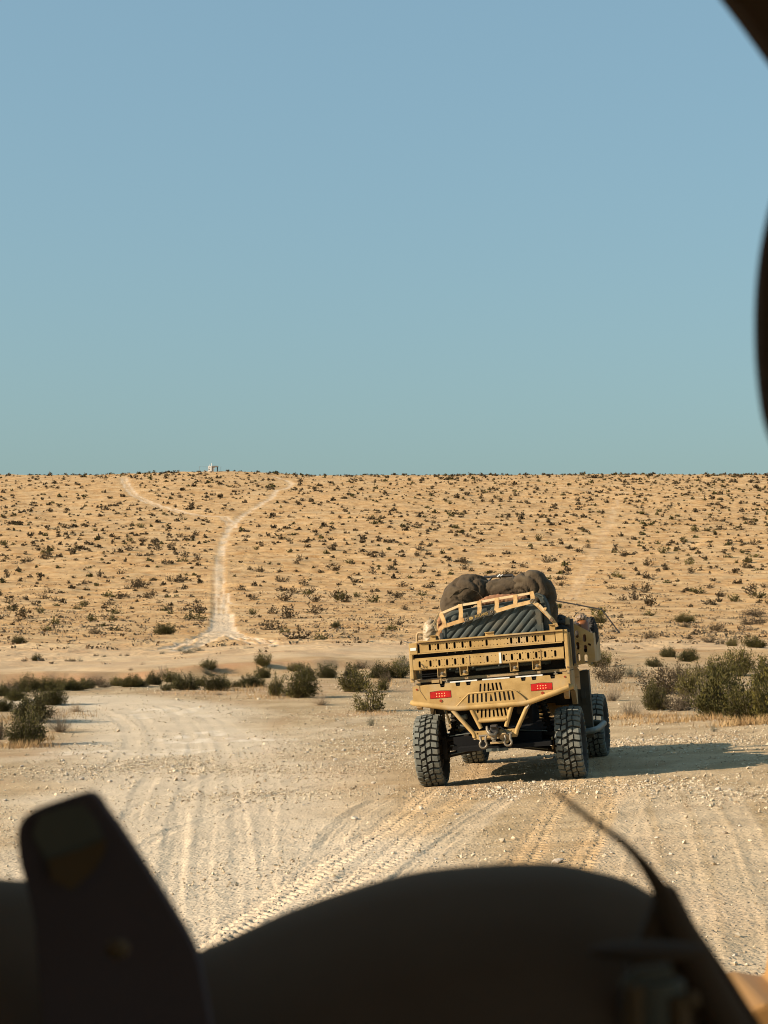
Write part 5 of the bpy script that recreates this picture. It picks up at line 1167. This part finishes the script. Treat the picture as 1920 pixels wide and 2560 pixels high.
# ------------------------------------------------------------------ stones and gravel
M['stone'] = mat('pale_stone', (.42, .34, .25), .85, (.56, .49, .39), 4, .3, 30, rand=.2, c3=(.30, .22, .15), s3=3)
def stone_mesh(seed, sub=2, flat=.62):
    bm = bmesh.new(); bmesh.ops.create_icosphere(bm, subdivisions=sub, radius=.5); r2 = random.Random(seed)
    pl = [Vector((r2.gauss(0, 1), r2.gauss(0, 1), r2.gauss(0, 1))).normalized() for _ in range(9)]; dl = [r2.uniform(.26, .42) for _ in pl]
    for v in bm.verts:
        for p, d in zip(pl, dl):
            k = v.co.dot(p)
            if k > d: v.co -= p * (k - d)
        v.co.z *= flat
    me = bpy.data.meshes.new('stone'); bm.to_mesh(me); bm.free(); me.materials.append(M['stone']); return me
SM = [stone_mesh(s, 2, .5 + .07 * (s % 4)) for s in range(7)]
def stone(px, py, wpx, label, group=None, k=0):
    x, y, _ = at(px, py); s = wpx * y / F; z = gz(x, y)
    ob = link('stone', SM[k % 7]); ob.location = (x, y, z + s * .12); ob.rotation_euler = (rs.uniform(-.3, .3), rs.uniform(-.3, .3), rs.uniform(0, 6.28)); ob.scale = (s, s * rs.uniform(.7, 1.1), s * rs.uniform(.7, 1.05))
    return tag(ob, label, 'stone', group)
for i, t in enumerate([(1396, 2160, 36, 'largest pale rock on the road, just above the dashboard hump'), (886, 2046, 20, 'pale rock with long shadow between the ruts left of the tyre prints'), (1052, 2024, 18, 'bright rock among the tyre prints behind the left rear tyre'),
    (1062, 2034, 10, 'small stone touching the bright rock among the tyre prints'), (815, 2200, 16, 'whitish stone just right of the strongest tyre print'), (838, 2208, 14, 'flat stone beside the whitish one near the tyre print'),
    (1142, 2036, 13, 'lone stone midway between the rear tyres, in the near prints'), (665, 2190, 12, 'dark reddish stone left of the strongest tyre print'), (1250, 1975, 18, 'white stone just behind the middle of the vehicle'),
    (1335, 1962, 16, 'white flat stone left of the right rear tyre'), (1795, 1979, 20, 'largest white stone of the scatter right of the right rear tyre'), (1825, 1978, 15, 'white stone right next to the largest of the right scatter'),
    (1566, 1965, 14, 'white stone at the left end of the right scatter'), (1630, 1990, 13, 'white stone low in the right scatter'), (1617, 1957, 14, 'pale stone nearest the vehicle shadow'),
    (1678, 2138, 14, 'low pale stone beside the upper bend of the grab strap'), (1849, 2071, 12, 'small white stone far right on the road'), (1780, 2145, 12, 'small white stone below the far right one'),
    (1642, 2100, 14, 'dark brown stone right of the grab strap'), (1530, 2137, 14, 'reddish stone just left of the grab strap'), (1837, 2396, 16, 'pale stone near the tan fender corner'), (1812, 2086, 18, 'half-buried tan stone on the right of the road'),
    (257, 1919, 16, 'pale round stone above the mirror top'), (205, 1946, 18, 'tan rock left of the mirror top'), (210, 1920, 14, 'pale flat stone further left above the mirror'), (275, 1955, 16, 'angular whitish stone at the mirror corner'),
    (12, 2001, 14, 'dark stone at the left picture edge'), (858, 1880, 16, 'bright white stone on the gravel left of the vehicle'), (838, 1902, 14, 'second white stone below the bright one on the gravel'), (495, 1718 + 200, 10, 'small stone on the pale road bend'),
    (460, 1952, 13, 'dark stone on the road right of the mirror top'), (933, 1958, 16, 'pale stone on the gravel left of the left rear tyre'), (770, 2010, 12, 'little pale stone left of the gravelly rut')]):
    stone(*t, k=i)
GS = 'loose stones scattered over the gravel road'
zones = [(150, 1930, 120, 20, 18), (330, 1925, 100, 22, 22), (420, 1920, 70, 12, 12), (700, 1890, 180, 30, 16), (1000, 1890, 60, 30, 10), (860, 1850, 120, 25, 10), (1620, 1855, 120, 16, 14), (1780, 1855, 110, 14, 10), (1660, 1965, 120, 16, 18), (1250, 1985, 140, 20, 12), (600, 2000, 150, 40, 12), (1700, 2200, 180, 150, 14), (1000, 2120, 150, 60, 8), (300, 1880, 120, 20, 10)]
for (cx_, cy_, rx, ry, n) in zones:
    for _ in range(n):
        px, py = cx_ + rs.normal() * rx * .55, cy_ + rs.normal() * ry * .6
        if 0 < px < 1920 and 1800 < py < 2350: stone(px, py, rs.uniform(7, 13), 'small pale stone among many on the gravel road', GS, int(rs.integers(7)))
# gravel: one mesh
oct_ = np.array([(1, 0, 0), (0, 1, 0), (-1, 0, 0), (0, -1, 0), (0, 0, .7), (0, 0, -.7)], float) * .5
of = np.array([(0, 1, 4), (1, 2, 4), (2, 3, 4), (3, 0, 4), (1, 0, 5), (2, 1, 5), (3, 2, 5), (0, 3, 5)])
ZN = [at(a_, b_)[:2] + (c_, d_) for a_, b_, c_, d_ in [(200, 1930, .9, .7), (330, 1915, .9, .6), (420, 1905, .6, .7), (560, 1925, .6, .6), (760, 1880, 1.0, 1.5), (900, 1850, 1.2, 1.5), (1010, 1890, .7, 1.5), (820, 1930, .9, .9), (900, 1790, 1.5, 1.5), (1620, 1850, 1.2, .7), (1780, 1850, 1.0, .6), (1500, 1870, .5, .8), (1640, 1965, .8, .5), (1250, 1980, .8, .5), (640, 1990, .9, .6), (1850, 1990, .6, .6)]]
n = 75000; y3 = np.exp(rs.uniform(math.log(7.5), math.log(48), n)); x3 = y3 * rs.uniform(-.24, .24, n)
dn = fbm(x3 / 1.6, y3 / 1.6, 201, 3) + .5 * fbm(x3 / .5, y3 / .5, 205, 2); keep = rs.uniform(0, 1, n) < .14 + .86 * sstep(.02, .42, dn + .25 * (sstep(15, 19, y3)))
for Pt, wd, dp, lg, pl in TRW:
    D, _, _ = dist_poly(x3, y3, Pt, 1); keep &= (D > wd * .65) | (rs.uniform(0, 1, n) < (.06 if lg else .35))
x3, y3 = x3[keep], y3[keep]; nb_ = len(x3)
for a_, b_, c_, d_ in ZN:
    m_ = 1500; x3 = np.append(x3, a_ + rs.normal(size=m_) * c_ * .7); y3 = np.append(y3, b_ + rs.normal(size=m_) * d_ * .9)
n = len(x3); s3 = np.clip(rs.lognormal(math.log(.018), .5, n), .008, .075) * (.75 + .018 * y3); s3[nb_:] = np.clip(rs.lognormal(math.log(.021), .45, n - nb_), .01, .07)
z3 = ground_z(x3, y3); rot = rs.normal(size=(n, 3, 3)); rot, _ = np.linalg.qr(rot)
jit = oct_[None] * rs.uniform(.55, 1.25, (n, 6, 1)) * rs.uniform(.55, 1.1, (n, 1, 3)); V = np.einsum('nij,nkj->nki', rot, jit) * s3[:, None, None] * np.array([1, 1, .8]) + np.stack([x3, y3, z3 + s3 * .18], 1)[:, None]
me = np_mesh('gravel', V.reshape(-1, 3), (of[None] + (np.arange(n) * 6)[:, None, None]).reshape(-1, 3), False)
gmat = mat('gravel_stone', (.27, .20, .12), .9, (.60, .50, .35), 11, 0, contrast=(.36, .62), detail=2); me.materials.append(gmat)
tag(link('gravel', me), 'pale loose gravel strewn over the near dirt road', 'gravel', None, 'stuff')
print('gravel', n, 'objects', len(bpy.data.objects))
